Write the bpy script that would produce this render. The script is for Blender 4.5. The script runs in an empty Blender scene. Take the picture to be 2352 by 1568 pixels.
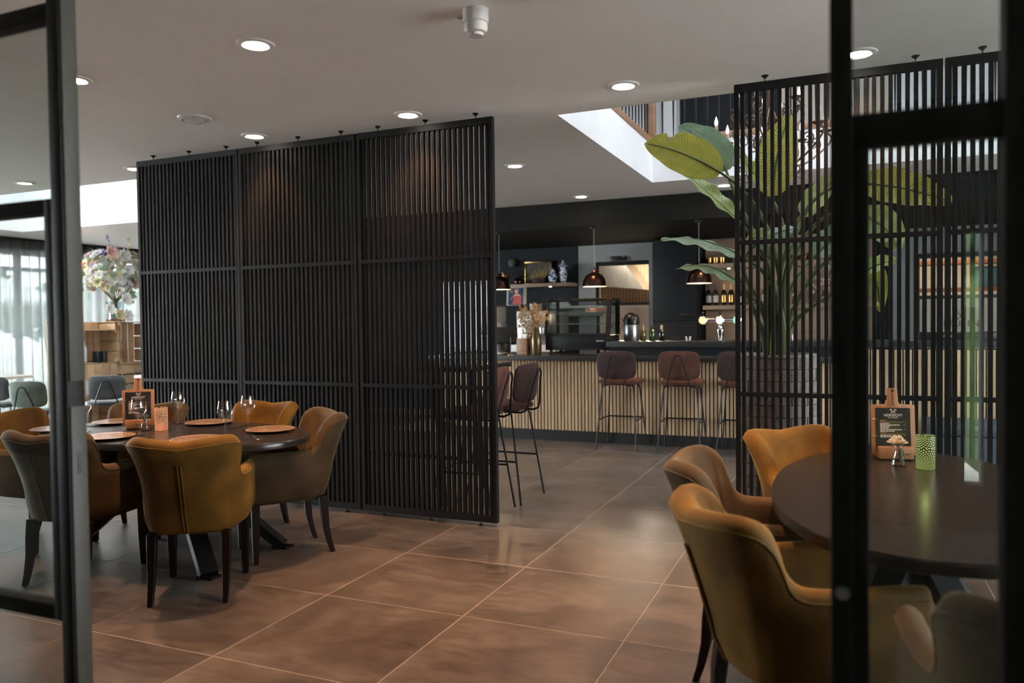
import bpy, bmesh, math, random
from mathutils import Vector, Matrix
R = math.radians
random.seed(7)
scene = bpy.context.scene
COL = scene.collection

# ------------------------------------------------------------------ camera
CAM_H = 1.42
yaw, pitch, roll = 0.40509602, -0.02453621, -0.01258312
fwd = Vector((-math.sin(yaw)*math.cos(pitch), math.cos(yaw)*math.cos(pitch), math.sin(pitch)))
rgt = Vector((math.cos(yaw), math.sin(yaw), 0)); upv = rgt.cross(fwd)
r2 = rgt*math.cos(roll) + upv*math.sin(roll); u2 = upv*math.cos(roll) - rgt*math.sin(roll)
cd = bpy.data.cameras.new('camera'); cam = bpy.data.objects.new('camera', cd); COL.objects.link(cam)
cd.sensor_width = 36; cd.lens = 1774.73/2352*36; cd.clip_start = .05; cd.clip_end = 200
cam.matrix_world = Matrix(((r2.x, u2.x, -fwd.x, 0), (r2.y, u2.y, -fwd.y, 0), (r2.z, u2.z, -fwd.z, CAM_H), (0, 0, 0, 1)))
cd.dof.use_dof = True; cd.dof.focus_distance = 5.0; cd.dof.aperture_fstop = 2.0
scene.camera = cam

# ------------------------------------------------------------------ world, exposure
world = bpy.data.worlds.new('overcast_sky'); scene.world = world; world.use_nodes = True
bg = world.node_tree.nodes['Background']
bg.inputs[0].default_value = (.93, .96, 1.0, 1); bg.inputs[1].default_value = 26.0
scene.view_settings.view_transform = 'Standard'; scene.view_settings.look = 'None'
scene.view_settings.gamma = 1; scene.view_settings.use_curve_mapping = False
scene.view_settings.exposure = 0.85
cy = scene.cycles
cy.max_bounces = 7; cy.diffuse_bounces = 4; cy.glossy_bounces = 3; cy.transmission_bounces = 4
cy.transparent_max_bounces = 14; cy.caustics_reflective = False; cy.caustics_refractive = False
cy.sample_clamp_indirect = 6

def portal(name, loc, rot, sx, sy):
    l = bpy.data.lights.new(name, 'AREA'); l.shape = 'RECTANGLE'; l.size = sx; l.size_y = sy
    l.cycles.is_portal = True
    o = bpy.data.objects.new(name, l); COL.objects.link(o); o.location = loc; o.rotation_euler = rot
portal('window_garden', (-12.28, 5.6, 1.3), (0, R(-90), 0), 2.5, 11.0)
portal('skylight_offscreen', (.2, 6.6, 5.55), (0, 0, 0), 3.6, 3.2)
portal('light_well_offscreen', (-8.25, 6.68, 4.0), (0, 0, 0), 6.0, 2.2)
portal('window_right_offscreen', (4.28, 4.0, 1.4), (0, R(90), 0), 2.2, 6.4)

# ------------------------------------------------------------------ materials
MATS = {}
def new_mat(name):
    m = bpy.data.materials.new(name); m.use_nodes = True; MATS[name] = m
    nt = m.node_tree; return m, nt, nt.nodes, nt.links, nt.nodes['Principled BSDF']
def coords(N, L, kind='Object', scale=(1, 1, 1)):
    tc = N.new('ShaderNodeTexCoord'); mp = N.new('ShaderNodeMapping'); mp.inputs['Scale'].default_value = scale
    L.new(tc.outputs[kind], mp.inputs[0]); return mp.outputs[0]
def M(name, col, rough=.5, metal=0., col2=None, nscale=12., detail=4., stretch=(1, 1, 1), bump=0., bscale=None,
      sheen=0., sheen_col=None, spec=.5, emis=None, estr=0., coat=0., transl=0., kind='Object', rnd=0.):
    m, nt, N, L, B = new_mat(name)
    if col2 is None: col2 = tuple(c*.8 for c in col)
    v = coords(N, L, kind, stretch)
    nz = N.new('ShaderNodeTexNoise'); nz.inputs['Scale'].default_value = nscale; nz.inputs['Detail'].default_value = detail
    L.new(v, nz.inputs[0])
    rp = N.new('ShaderNodeValToRGB'); rp.color_ramp.elements[0].position = .36; rp.color_ramp.elements[1].position = .64
    rp.color_ramp.elements[0].color = (*col2, 1); rp.color_ramp.elements[1].color = (*col, 1)
    L.new(nz.outputs[0], rp.inputs[0]); out = rp.outputs[0]
    if rnd:
        oi = N.new('ShaderNodeObjectInfo'); mr = N.new('ShaderNodeMapRange')
        mr.inputs[3].default_value = 1-rnd; mr.inputs[4].default_value = 1+rnd; L.new(oi.outputs['Random'], mr.inputs[0])
        hv = N.new('ShaderNodeHueSaturation'); L.new(mr.outputs[0], hv.inputs['Value']); L.new(out, hv.inputs['Color']); out = hv.outputs[0]
    L.new(out, B.inputs['Base Color'])
    B.inputs['Roughness'].default_value = rough; B.inputs['Metallic'].default_value = metal
    B.inputs['Specular IOR Level'].default_value = spec
    if coat: B.inputs['Coat Weight'].default_value = coat; B.inputs['Coat Roughness'].default_value = .15
    if sheen:
        B.inputs['Sheen Weight'].default_value = sheen; B.inputs['Sheen Roughness'].default_value = .35
        B.inputs['Sheen Tint'].default_value = (*(sheen_col or col), 1)
    if bump:
        nb = N.new('ShaderNodeTexNoise'); nb.inputs['Scale'].default_value = bscale or nscale*6; nb.inputs['Detail'].default_value = 3
        L.new(v, nb.inputs[0]); bp = N.new('ShaderNodeBump'); bp.inputs['Strength'].default_value = bump; bp.inputs['Distance'].default_value = .01
        L.new(nb.outputs[0], bp.inputs['Height']); L.new(bp.outputs[0], B.inputs['Normal'])
    if emis: B.inputs['Emission Color'].default_value = (*emis, 1); B.inputs['Emission Strength'].default_value = estr
    if transl:
        tr = N.new('ShaderNodeBsdfTranslucent'); L.new(out, tr.inputs[0]); mx = N.new('ShaderNodeMixShader'); mx.inputs[0].default_value = transl
        L.new(B.outputs[0], mx.inputs[1]); L.new(tr.outputs[0], mx.inputs[2]); L.new(mx.outputs[0], N['Material Output'].inputs[0])
    return m
def pane(name, tint=(.93, .96, .95), refl=.06, rough=.0, ior=1.45):
    m, nt, N, L, B = new_mat(name); N.remove(B)
    t = N.new('ShaderNodeBsdfTransparent'); t.inputs[0].default_value = (*tint, 1)
    g = N.new('ShaderNodeBsdfGlossy'); g.inputs['Roughness'].default_value = rough
    lwt = N.new('ShaderNodeLayerWeight'); lwt.inputs[0].default_value = .5
    pw = N.new('ShaderNodeMath'); pw.operation = 'POWER'; pw.inputs[1].default_value = 5; L.new(lwt.outputs['Facing'], pw.inputs[0])
    fr = N.new('ShaderNodeMath'); fr.operation = 'MULTIPLY_ADD'; fr.inputs[1].default_value = .9; fr.inputs[2].default_value = ((ior-1)/(ior+1))**2; L.new(pw.outputs[0], fr.inputs[0])
    nz = N.new('ShaderNodeTexNoise'); nz.inputs['Scale'].default_value = 3
    ml = N.new('ShaderNodeMath'); ml.operation = 'MULTIPLY_ADD'; ml.inputs[1].default_value = refl*.2
    L.new(nz.outputs[0], ml.inputs[0]); L.new(fr.outputs[0], ml.inputs[2])
    mx = N.new('ShaderNodeMixShader'); L.new(ml.outputs[0], mx.inputs[0]); L.new(t.outputs[0], mx.inputs[1]); L.new(g.outputs[0], mx.inputs[2])
    L.new(mx.outputs[0], N['Material Output'].inputs[0]); return m
def wood(name, c1, c2, axis='Z', scale=9., rough=.5, rnd=.1, spec=.5):
    m, nt, N, L, B = new_mat(name)
    st = {'X': (.12, 1, 1), 'Y': (1, .12, 1), 'Z': (1, 1, .12)}[axis]
    v = coords(N, L, 'Object', st)
    oi = N.new('ShaderNodeObjectInfo'); ad = N.new('ShaderNodeVectorMath'); ad.operation = 'ADD'
    L.new(v, ad.inputs[0]); L.new(oi.outputs['Random'], ad.inputs[1])
    nz = N.new('ShaderNodeTexNoise'); nz.inputs['Scale'].default_value = scale*4; nz.inputs['Detail'].default_value = 6; nz.inputs['Distortion'].default_value = .6
    L.new(ad.outputs[0], nz.inputs[0])
    rp = N.new('ShaderNodeValToRGB'); rp.color_ramp.elements[0].position = .3; rp.color_ramp.elements[1].position = .7
    rp.color_ramp.elements[0].color = (*c2, 1); rp.color_ramp.elements[1].color = (*c1, 1); L.new(nz.outputs[0], rp.inputs[0])
    mr = N.new('ShaderNodeMapRange'); mr.inputs[3].default_value = 1-rnd; mr.inputs[4].default_value = 1+rnd; L.new(oi.outputs['Random'], mr.inputs[0])
    hv = N.new('ShaderNodeHueSaturation'); L.new(mr.outputs[0], hv.inputs['Value']); L.new(rp.outputs[0], hv.inputs['Color'])
    L.new(hv.outputs[0], B.inputs['Base Color']); B.inputs['Roughness'].default_value = rough; B.inputs['Specular IOR Level'].default_value = spec
    return m
def emit(name, col, strength):
    m, nt, N, L, B = new_mat(name)
    B.inputs['Base Color'].default_value = (*col, 1); B.inputs['Emission Color'].default_value = (*col, 1); B.inputs['Emission Strength'].default_value = strength
    nz = N.new('ShaderNodeTexNoise'); nz.inputs['Scale'].default_value = 40
    mr = N.new('ShaderNodeMapRange'); mr.inputs[3].default_value = strength*.95; mr.inputs[4].default_value = strength*1.05
    L.new(nz.outputs[0], mr.inputs[0]); L.new(mr.outputs[0], B.inputs['Emission Strength']); return m

# floor tile: warm grey concrete-look porcelain with clouds and fine scratches
def tile_mat():
    m, nt, N, L, B = new_mat('concrete_tile')
    g = N.new('ShaderNodeNewGeometry'); oi = N.new('ShaderNodeObjectInfo')
    ad = N.new('ShaderNodeVectorMath'); ad.operation = 'MULTIPLY_ADD'; ad.inputs[1].default_value = (1, 1, 1)
    sc = N.new('ShaderNodeVectorMath'); sc.operation = 'SCALE'; sc.inputs['Scale'].default_value = 9
    cb = N.new('ShaderNodeCombineXYZ'); [L.new(oi.outputs['Random'], cb.inputs[k]) for k in range(3)]
    L.new(cb.outputs[0], sc.inputs[0]); L.new(g.outputs['Position'], ad.inputs[0]); L.new(sc.outputs[0], ad.inputs[2])
    n1 = N.new('ShaderNodeTexNoise'); n1.inputs['Scale'].default_value = 2.4; n1.inputs['Detail'].default_value = 6; n1.inputs['Roughness'].default_value = .62; L.new(ad.outputs[0], n1.inputs[0])
    mp = N.new('ShaderNodeMapping'); mp.inputs['Scale'].default_value = (9, 32, 9); L.new(ad.outputs[0], mp.inputs[0])
    n2 = N.new('ShaderNodeTexNoise'); n2.inputs['Scale'].default_value = 1.0; n2.inputs['Detail'].default_value = 5; L.new(mp.outputs[0], n2.inputs[0])
    mx = N.new('ShaderNodeMix'); mx.inputs[0].default_value = .35; L.new(n1.outputs[0], mx.inputs[2]); L.new(n2.outputs[0], mx.inputs[3])
    rp = N.new('ShaderNodeValToRGB'); e = rp.color_ramp.elements
    e[0].position = .34; e[0].color = (.044, .036, .031, 1); e[1].position = .68; e[1].color = (.150, .129, .112, 1)
    k = e.new(.5); k.color = (.087, .073, .063, 1); L.new(mx.outputs[0], rp.inputs[0])
    mr = N.new('ShaderNodeMapRange'); mr.inputs[3].default_value = .9; mr.inputs[4].default_value = 1.1; L.new(oi.outputs['Random'], mr.inputs[0])
    hv = N.new('ShaderNodeHueSaturation'); L.new(mr.outputs[0], hv.inputs['Value']); L.new(rp.outputs[0], hv.inputs['Color']); L.new(hv.outputs[0], B.inputs['Base Color'])
    rr = N.new('ShaderNodeMapRange'); rr.inputs[3].default_value = .24; rr.inputs[4].default_value = .42; L.new(n2.outputs[0], rr.inputs[0]); L.new(rr.outputs[0], B.inputs['Roughness'])
    bp = N.new('ShaderNodeBump'); bp.inputs['Strength'].default_value = .08; bp.inputs['Distance'].default_value = .004; L.new(n2.outputs[0], bp.inputs['Height']); L.new(bp.outputs[0], B.inputs['Normal'])
    return m
tile_mat()
M('grout', (.40, .36, .32), .8, nscale=30)
M('ceiling_paint', (.92, .90, .88), .85, col2=(.90, .88, .86), nscale=3, bump=.03, bscale=300)
M('white_wall', (.78, .79, .80), .8, col2=(.75, .76, .77), nscale=4)
M('navy_wall', (.011, .0135, .017), .75, spec=.25, col2=(.009, .011, .014), nscale=30, bump=.1, bscale=250)
M('grey_wall', (.30, .305, .305), .8, col2=(.32, .33, .34), nscale=20, bump=.05, bscale=200)
M('black_soffit', (.008, .0075, .007), .7, spec=.2, nscale=8)
M('black_metal', (.009, .009, .010), .45, spec=.3, col2=(.010, .010, .011), nscale=60)
M('screen_metal', (.0045, .0045, .005), .6, spec=.22, col2=(.004, .004, .0045), nscale=90, bump=.1, bscale=400)
M('door_metal', (.010, .009, .008), .55, spec=.25, nscale=60, bump=.1, bscale=300)
M('door_edge_metal', (.050, .047, .036), .55, metal=0., nscale=60)
M('cabinet_navy', (.010, .012, .015), .55, spec=.25, nscale=25)
M('chrome', (.75, .75, .76), .08, metal=1, col2=(.7, .7, .71))
M('steel', (.55, .55, .55), .28, metal=1, nscale=30, stretch=(1, 1, .1))
M('white_plastic', (.75, .74, .72), .45)
M('grey_plastic', (.33, .32, .30), .5)
M('black_plastic', (.012, .012, .013), .35)
M('velvet_ochre', (.150, .078, .011), .8, col2=(.080, .041, .006), nscale=5, detail=6, sheen=.4, sheen_col=(.55, .40, .14), bump=.08, bscale=60, spec=.2)
M('velvet_olive', (.072, .048, .022), .8, col2=(.040, .026, .012), nscale=5, detail=6, sheen=.5, sheen_col=(.34, .32, .22), bump=.08, bscale=60, spec=.2)
M('stool_fabric', (.085, .035, .024), .85, col2=(.060, .025, .018), nscale=9, sheen=.22, sheen_col=(.5, .32, .25), bump=.2, bscale=220, spec=.2)
M('stool_fabric_plum', (.050, .028, .027), .85, col2=(.036, .021, .021), nscale=9, sheen=.22, sheen_col=(.4, .3, .3), bump=.2, bscale=220, spec=.2)
M('grey_velvet', (.10, .105, .11), .85, col2=(.065, .068, .075), nscale=6, sheen=.6, sheen_col=(.5, .5, .52), bump=.08, bscale=60)
M('sage_velvet', (.15, .17, .15), .85, col2=(.10, .12, .105), nscale=6, sheen=.6, sheen_col=(.5, .55, .5), bump=.08, bscale=60)
M('bench_fabric', (.05, .06, .07), .8, nscale=14, bump=.1, bscale=200)
wood('dark_leg_wood', (.011, .006, .005), (.006, .0035, .003), 'Z', rough=.5, spec=.2)
wood('table_wood', (.022, .019, .017), (.017, .0145, .013), 'X', scale=5, rough=.25)
wood('oak_slat', (.46, .32, .19), (.36, .24, .135), 'Z', scale=6, rnd=.14)
wood('oak_shelf', (.30, .215, .145), (.24, .165, .11), 'X', scale=6)
wood('crate_pine', (.62, .42, .25), (.50, .32, .17), 'Y', scale=4, rough=.7, rnd=.18)
wood('board_acacia', (.30, .155, .07), (.20, .095, .04), 'Z', scale=5)
wood('rail_wood', (.30, .17, .10), (.23, .125, .07), 'X', scale=5)
wood('log_wood', (.48, .34, .2), (.3, .2, .12), 'Z', scale=5)
M('granite', (.030, .030, .029), .35, col2=(.010, .010, .010), nscale=260, detail=2)
M('copper_shade', (.055, .030, .022), .22, metal=.85, col2=(.045, .024, .018), nscale=6)
M('shade_inside', (.80, .74, .66), .5)
M('brass', (.40, .25, .09), .3, metal=1, nscale=20)
M('gold', (.55, .30, .10), .25, metal=1, nscale=14)
M('iron_rust', (.16, .105, .075), .45, metal=.6, col2=(.09, .06, .045), nscale=30)
M('candle_sleeve', (.55, .42, .32), .6)
M('cream_panel', (.50, .44, .37), .55, col2=(.48, .42, .355), nscale=3)
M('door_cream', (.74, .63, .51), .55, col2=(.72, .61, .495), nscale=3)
M('hall_wall', (.05, .046, .042), .8, nscale=6)
M('ink', (.012, .011, .010), .6)
M('ink_gold', (.55, .30, .07), .6)
M('ink_white', (.75, .73, .68), .6)
M('menu_black', (.016, .017, .019), .35, nscale=40)
M('plate_glaze', (.34, .245, .165), .18, col2=(.23, .155, .10), nscale=8, coat=.4)
M('plate_under', (.05, .045, .045), .4)
M('cutlery', (.6, .6, .6), .18, metal=1)
M('rose_petal', (.92, .88, .78), .6, col2=(.88, .82, .70), transl=.2)
M('stem_green', (.05, .10, .025), .5)
M('pot_stone', (.20, .185, .175), .8, col2=(.13, .12, .112), nscale=14, bump=.4, bscale=60, rnd=.12)
M('pot_core', (.07, .065, .06), .9, nscale=20)
M('soil', (.03, .022, .016), .95, nscale=40, bump=.5)
M('stem_plant', (.10, .15, .035), .45, col2=(.05, .085, .02), nscale=9, stretch=(1, 1, .2))
M('delft_white', (.60, .62, .64), .15, coat=.5)
M('straw', (.42, .29, .13), .85, nscale=50)
M('basket', (.05, .033, .022), .85, nscale=50)
M('bottle_dark', (.010, .012, .008), .08, coat=.3)
M('bottle_green', (.03, .075, .015), .06, coat=.5)
M('bottle_olive', (.10, .10, .02), .06, coat=.5)
M('bottle_amber', (.16, .06, .015), .08, coat=.3)
M('paper_label', (.62, .60, .56), .7)
M('cork_foil', (.50, .33, .17), .4, metal=.4)
M('dried_flower', (.46, .33, .19), .9, col2=(.36, .25, .14), nscale=30)
M('vase_bronze', (.19, .13, .065), .25, metal=.6, col2=(.10, .066, .032), nscale=9, stretch=(1, 1, .4))
wood('block_wood', (.30, .16, .085), (.2, .1, .05), 'X', scale=6)
M('hedge_leaf', (.16, .26, .07), .7, col2=(.07, .13, .03), nscale=3, transl=.25)
M('bounce_ground', (.80, .77, .74), .9, col2=(.72, .70, .67), nscale=1)  # outside ground, made pale to bounce daylight up onto the ceiling
M('parasol', (.85, .85, .85), .7)
M('petal_white', (.88, .87, .82), .6, transl=.3)
M('petal_cream', (.78, .70, .46), .6, transl=.3)
M('petal_pink', (.80, .52, .47), .6, transl=.3)
M('petal_violet', (.40, .36, .58), .6, transl=.3)
M('bouquet_leaf', (.34, .46, .30), .6, transl=.3)
M('cake', (.55, .25, .14), .8, nscale=30)
M('red_plastic', (.5, .03, .03), .4)
M('tin_blue', (.03, .09, .18), .35)
M('tin_skin', (.75, .48, .36), .4)
M('tin_red', (.60, .13, .10), .4)
M('tin_border', (.60, .53, .46), .35)
M('canvas_dark', (.045, .032, .024), .5, col2=(.018, .014, .012), nscale=5)
M('red_wood', (.28, .085, .035), .5, nscale=10)
M('teal_item', (.05, .17, .20), .5)
emit('downlight_glow', (1, .90, .80), 30)
M('downlight_cone', (.80, .79, .77), .35)
emit('bulb_flame', (1, .86, .72), 1.2)
emit('shelf_glow', (1, .9, .75), 12)
emit('orange_led', (1, .16, .06), .8)
emit('tap_badge', (1, .70, .38), .28)
emit('tap_badge_green', (.25, .8, .6), .25)
emit('tap_badge_white', (.95, .85, .8), .22)
emit('monitor_glow', (.8, .9, 1), .25)
emit('pendant_bulb', (1, .74, .45), 16)
pane('pane_clear', (.95, .97, .96)); pane('pane_dim_skylight', (.36, .365, .37)); pane('pane_well', (.34, .35, .355)); pane('pane_dim_right', (.60, .61, .61)); pane('pane_dim', (.12, .125, .13)); pane('pane_partition', (.86, .89, .88)); pane('pane_case', (.80, .86, .87), refl=.2)  # grey pane tints added to dim the daylight, not a kind of glass
pane('wine_glass', (.97, .975, .97), refl=.3, ior=1.5)
def sheer():
    m, nt, N, L, B = new_mat('sheer_curtain'); N.remove(B)
    t = N.new('ShaderNodeBsdfTransparent'); t.inputs[0].default_value = (.9, .92, .92, 1)
    d = N.new('ShaderNodeBsdfTranslucent'); d.inputs[0].default_value = (.10, .1025, .105, 1)
    d2 = N.new('ShaderNodeBsdfDiffuse'); d2.inputs[0].default_value = (.20, .205, .21, 1)
    a = N.new('ShaderNodeMixShader'); a.inputs[0].default_value = .5; L.new(d.outputs[0], a.inputs[1]); L.new(d2.outputs[0], a.inputs[2])
    lw = N.new('ShaderNodeLayerWeight'); lw.inputs[0].default_value = .45
    nz = N.new('ShaderNodeTexNoise'); nz.inputs['Scale'].default_value = 200
    mr = N.new('ShaderNodeMapRange'); mr.inputs[3].default_value = .945; mr.inputs[4].default_value = .998; L.new(lw.outputs['Facing'], mr.inputs[0])
    ml = N.new('ShaderNodeMath'); ml.operation = 'MULTIPLY_ADD'; ml.inputs[1].default_value = .04; L.new(nz.outputs[0], ml.inputs[0]); L.new(mr.outputs[0], ml.inputs[2])
    b = N.new('ShaderNodeMixShader'); L.new(ml.outputs[0], b.inputs[0]); L.new(t.outputs[0], b.inputs[1]); L.new(a.outputs[0], b.inputs[2])
    L.new(b.outputs[0], N['Material Output'].inputs[0])
sheer()
def leaf_mat(name, c1, c2):
    m, nt, N, L, B = new_mat(name)
    uv = N.new('ShaderNodeUVMap'); sp = N.new('ShaderNodeSeparateXYZ'); L.new(uv.outputs[0], sp.inputs[0])
    ab = N.new('ShaderNodeMath'); ab.operation = 'ABSOLUTE'; L.new(sp.outputs[1], ab.inputs[0])
    a = N.new('ShaderNodeMath'); a.operation = 'MULTIPLY_ADD'; a.inputs[1].default_value = -.10; L.new(ab.outputs[0], a.inputs[0]); L.new(sp.outputs[0], a.inputs[2])
    s = N.new('ShaderNodeMath'); s.operation = 'MULTIPLY'; s.inputs[1].default_value = 190; L.new(a.outputs[0], s.inputs[0])
    w = N.new('ShaderNodeMath'); w.operation = 'SINE'; L.new(s.outputs[0], w.inputs[0])
    nz = N.new('ShaderNodeTexNoise'); nz.inputs['Scale'].default_value = 3; L.new(uv.outputs[0], nz.inputs[0])
    ml = N.new('ShaderNodeMath'); ml.operation = 'MULTIPLY_ADD'; ml.inputs[1].default_value = .13; L.new(w.outputs[0], ml.inputs[0]); L.new(nz.outputs[0], ml.inputs[2])
    rp = N.new('ShaderNodeValToRGB'); rp.color_ramp.elements[0].position = .3; rp.color_ramp.elements[1].position = .7
    rp.color_ramp.elements[0].color = (*c2, 1); rp.color_ramp.elements[1].color = (*c1, 1); L.new(ml.outputs[0], rp.inputs[0])
    L.new(rp.outputs[0], B.inputs['Base Color']); B.inputs['Roughness'].default_value = .36
    bp = N.new('ShaderNodeBump'); bp.inputs['Strength'].default_value = .35; bp.inputs['Distance'].default_value = .006; L.new(w.outputs[0], bp.inputs['Height']); L.new(bp.outputs[0], B.inputs['Normal'])
    tr = N.new('ShaderNodeBsdfTranslucent'); L.new(rp.outputs[0], tr.inputs[0]); mx = N.new('ShaderNodeMixShader'); mx.inputs[0].default_value = .4
    L.new(B.outputs[0], mx.inputs[1]); L.new(tr.outputs[0], mx.inputs[2]); L.new(mx.outputs[0], N['Material Output'].inputs[0])
leaf_mat('leaf_yellow', (.47, .45, .08), (.35, .36, .06)); leaf_mat('leaf_green', (.33, .41, .13), (.23, .31, .085)); leaf_mat('leaf_reflection_tint', (.26, .36, .23), (.17, .27, .155))  # bluish leaf tone has reflected light painted into the colour
def lantern_mat(name, glow, s):
    m, nt, N, L, B = new_mat(name)
    v = coords(N, L, 'Object'); sp = N.new('ShaderNodeSeparateXYZ'); L.new(v, sp.inputs[0])
    at = N.new('ShaderNodeMath'); at.operation = 'ARCTAN2'; L.new(sp.outputs[1], at.inputs[0]); L.new(sp.outputs[0], at.inputs[1])
    au = N.new('ShaderNodeMath'); au.operation = 'MULTIPLY'; au.inputs[1].default_value = .04; L.new(at.outputs[0], au.inputs[0])
    cb = N.new('ShaderNodeCombineXYZ'); L.new(au.outputs[0], cb.inputs[0]); L.new(sp.outputs[2], cb.inputs[1])
    mp = N.new('ShaderNodeVectorMath'); mp.operation = 'ADD'; mp.inputs[1].default_value = (.078, .05, 0); L.new(cb.outputs[0], mp.inputs[0])
    md = N.new('ShaderNodeVectorMath'); md.operation = 'MODULO'; md.inputs[1].default_value = (.126, .14, 1); L.new(mp.outputs[0], md.inputs[0])
    ct = N.new('ShaderNodeVectorMath'); ct.operation = 'SUBTRACT'; ct.inputs[1].default_value = (.063, .07, 0); L.new(md.outputs[0], ct.inputs[0])
    ln = N.new('ShaderNodeVectorMath'); ln.operation = 'LENGTH'; L.new(ct.outputs[0], ln.inputs[0])
    s2 = N.new('ShaderNodeSeparateXYZ'); L.new(ct.outputs[0], s2.inputs[0])
    a2 = N.new('ShaderNodeMath'); a2.operation = 'ARCTAN2'; L.new(s2.outputs[1], a2.inputs[0]); L.new(s2.outputs[0], a2.inputs[1])
    def sine(src, k):
        q = N.new('ShaderNodeMath'); q.operation = 'MULTIPLY'; q.inputs[1].default_value = k; L.new(src, q.inputs[0])
        w = N.new('ShaderNodeMath'); w.operation = 'SINE'; L.new(q.outputs[0], w.inputs[0]); return w.outputs[0]
    pr_ = N.new('ShaderNodeMath'); pr_.operation = 'MULTIPLY'; L.new(sine(ln.outputs['Value'], 6.283/.0115), pr_.inputs[0]); L.new(sine(a2.outputs[0], 20), pr_.inputs[1])
    gt = N.new('ShaderNodeMath'); gt.operation = 'GREATER_THAN'; gt.inputs[1].default_value = .45; L.new(pr_.outputs[0], gt.inputs[0])
    es = N.new('ShaderNodeMath'); es.operation = 'MULTIPLY'; es.inputs[1].default_value = s; L.new(gt.outputs[0], es.inputs[0])
    B.inputs['Base Color'].default_value = (.012, .014, .013, 1); B.inputs['Roughness'].default_value = .3
    B.inputs['Emission Color'].default_value = (*glow, 1); L.new(es.outputs[0], B.inputs['Emission Strength'])
lantern_mat('lantern_orange', (1, .36, .16), 1.8); lantern_mat('lantern_green', (.72, .80, .22), .9)
def delft():
    m, nt, N, L, B = new_mat('delft_blue')
    v = coords(N, L, 'Object'); vo = N.new('ShaderNodeTexVoronoi'); vo.inputs['Scale'].default_value = 26; L.new(v, vo.inputs[0])
    nz = N.new('ShaderNodeTexNoise'); nz.inputs['Scale'].default_value = 22; L.new(v, nz.inputs[0])
    ad = N.new('ShaderNodeMath'); ad.operation = 'MULTIPLY'; L.new(vo.outputs[0], ad.inputs[0]); L.new(nz.outputs[0], ad.inputs[1])
    rp = N.new('ShaderNodeValToRGB'); rp.color_ramp.elements[0].position = .20; rp.color_ramp.elements[1].position = .27
    rp.color_ramp.elements[0].color = (.03, .06, .17, 1); rp.color_ramp.elements[1].color = (.58, .62, .66, 1); L.new(ad.outputs[0], rp.inputs[0]); L.new(rp.outputs[0], B.inputs['Base Color'])
    B.inputs['Roughness'].default_value = .15
delft()

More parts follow.
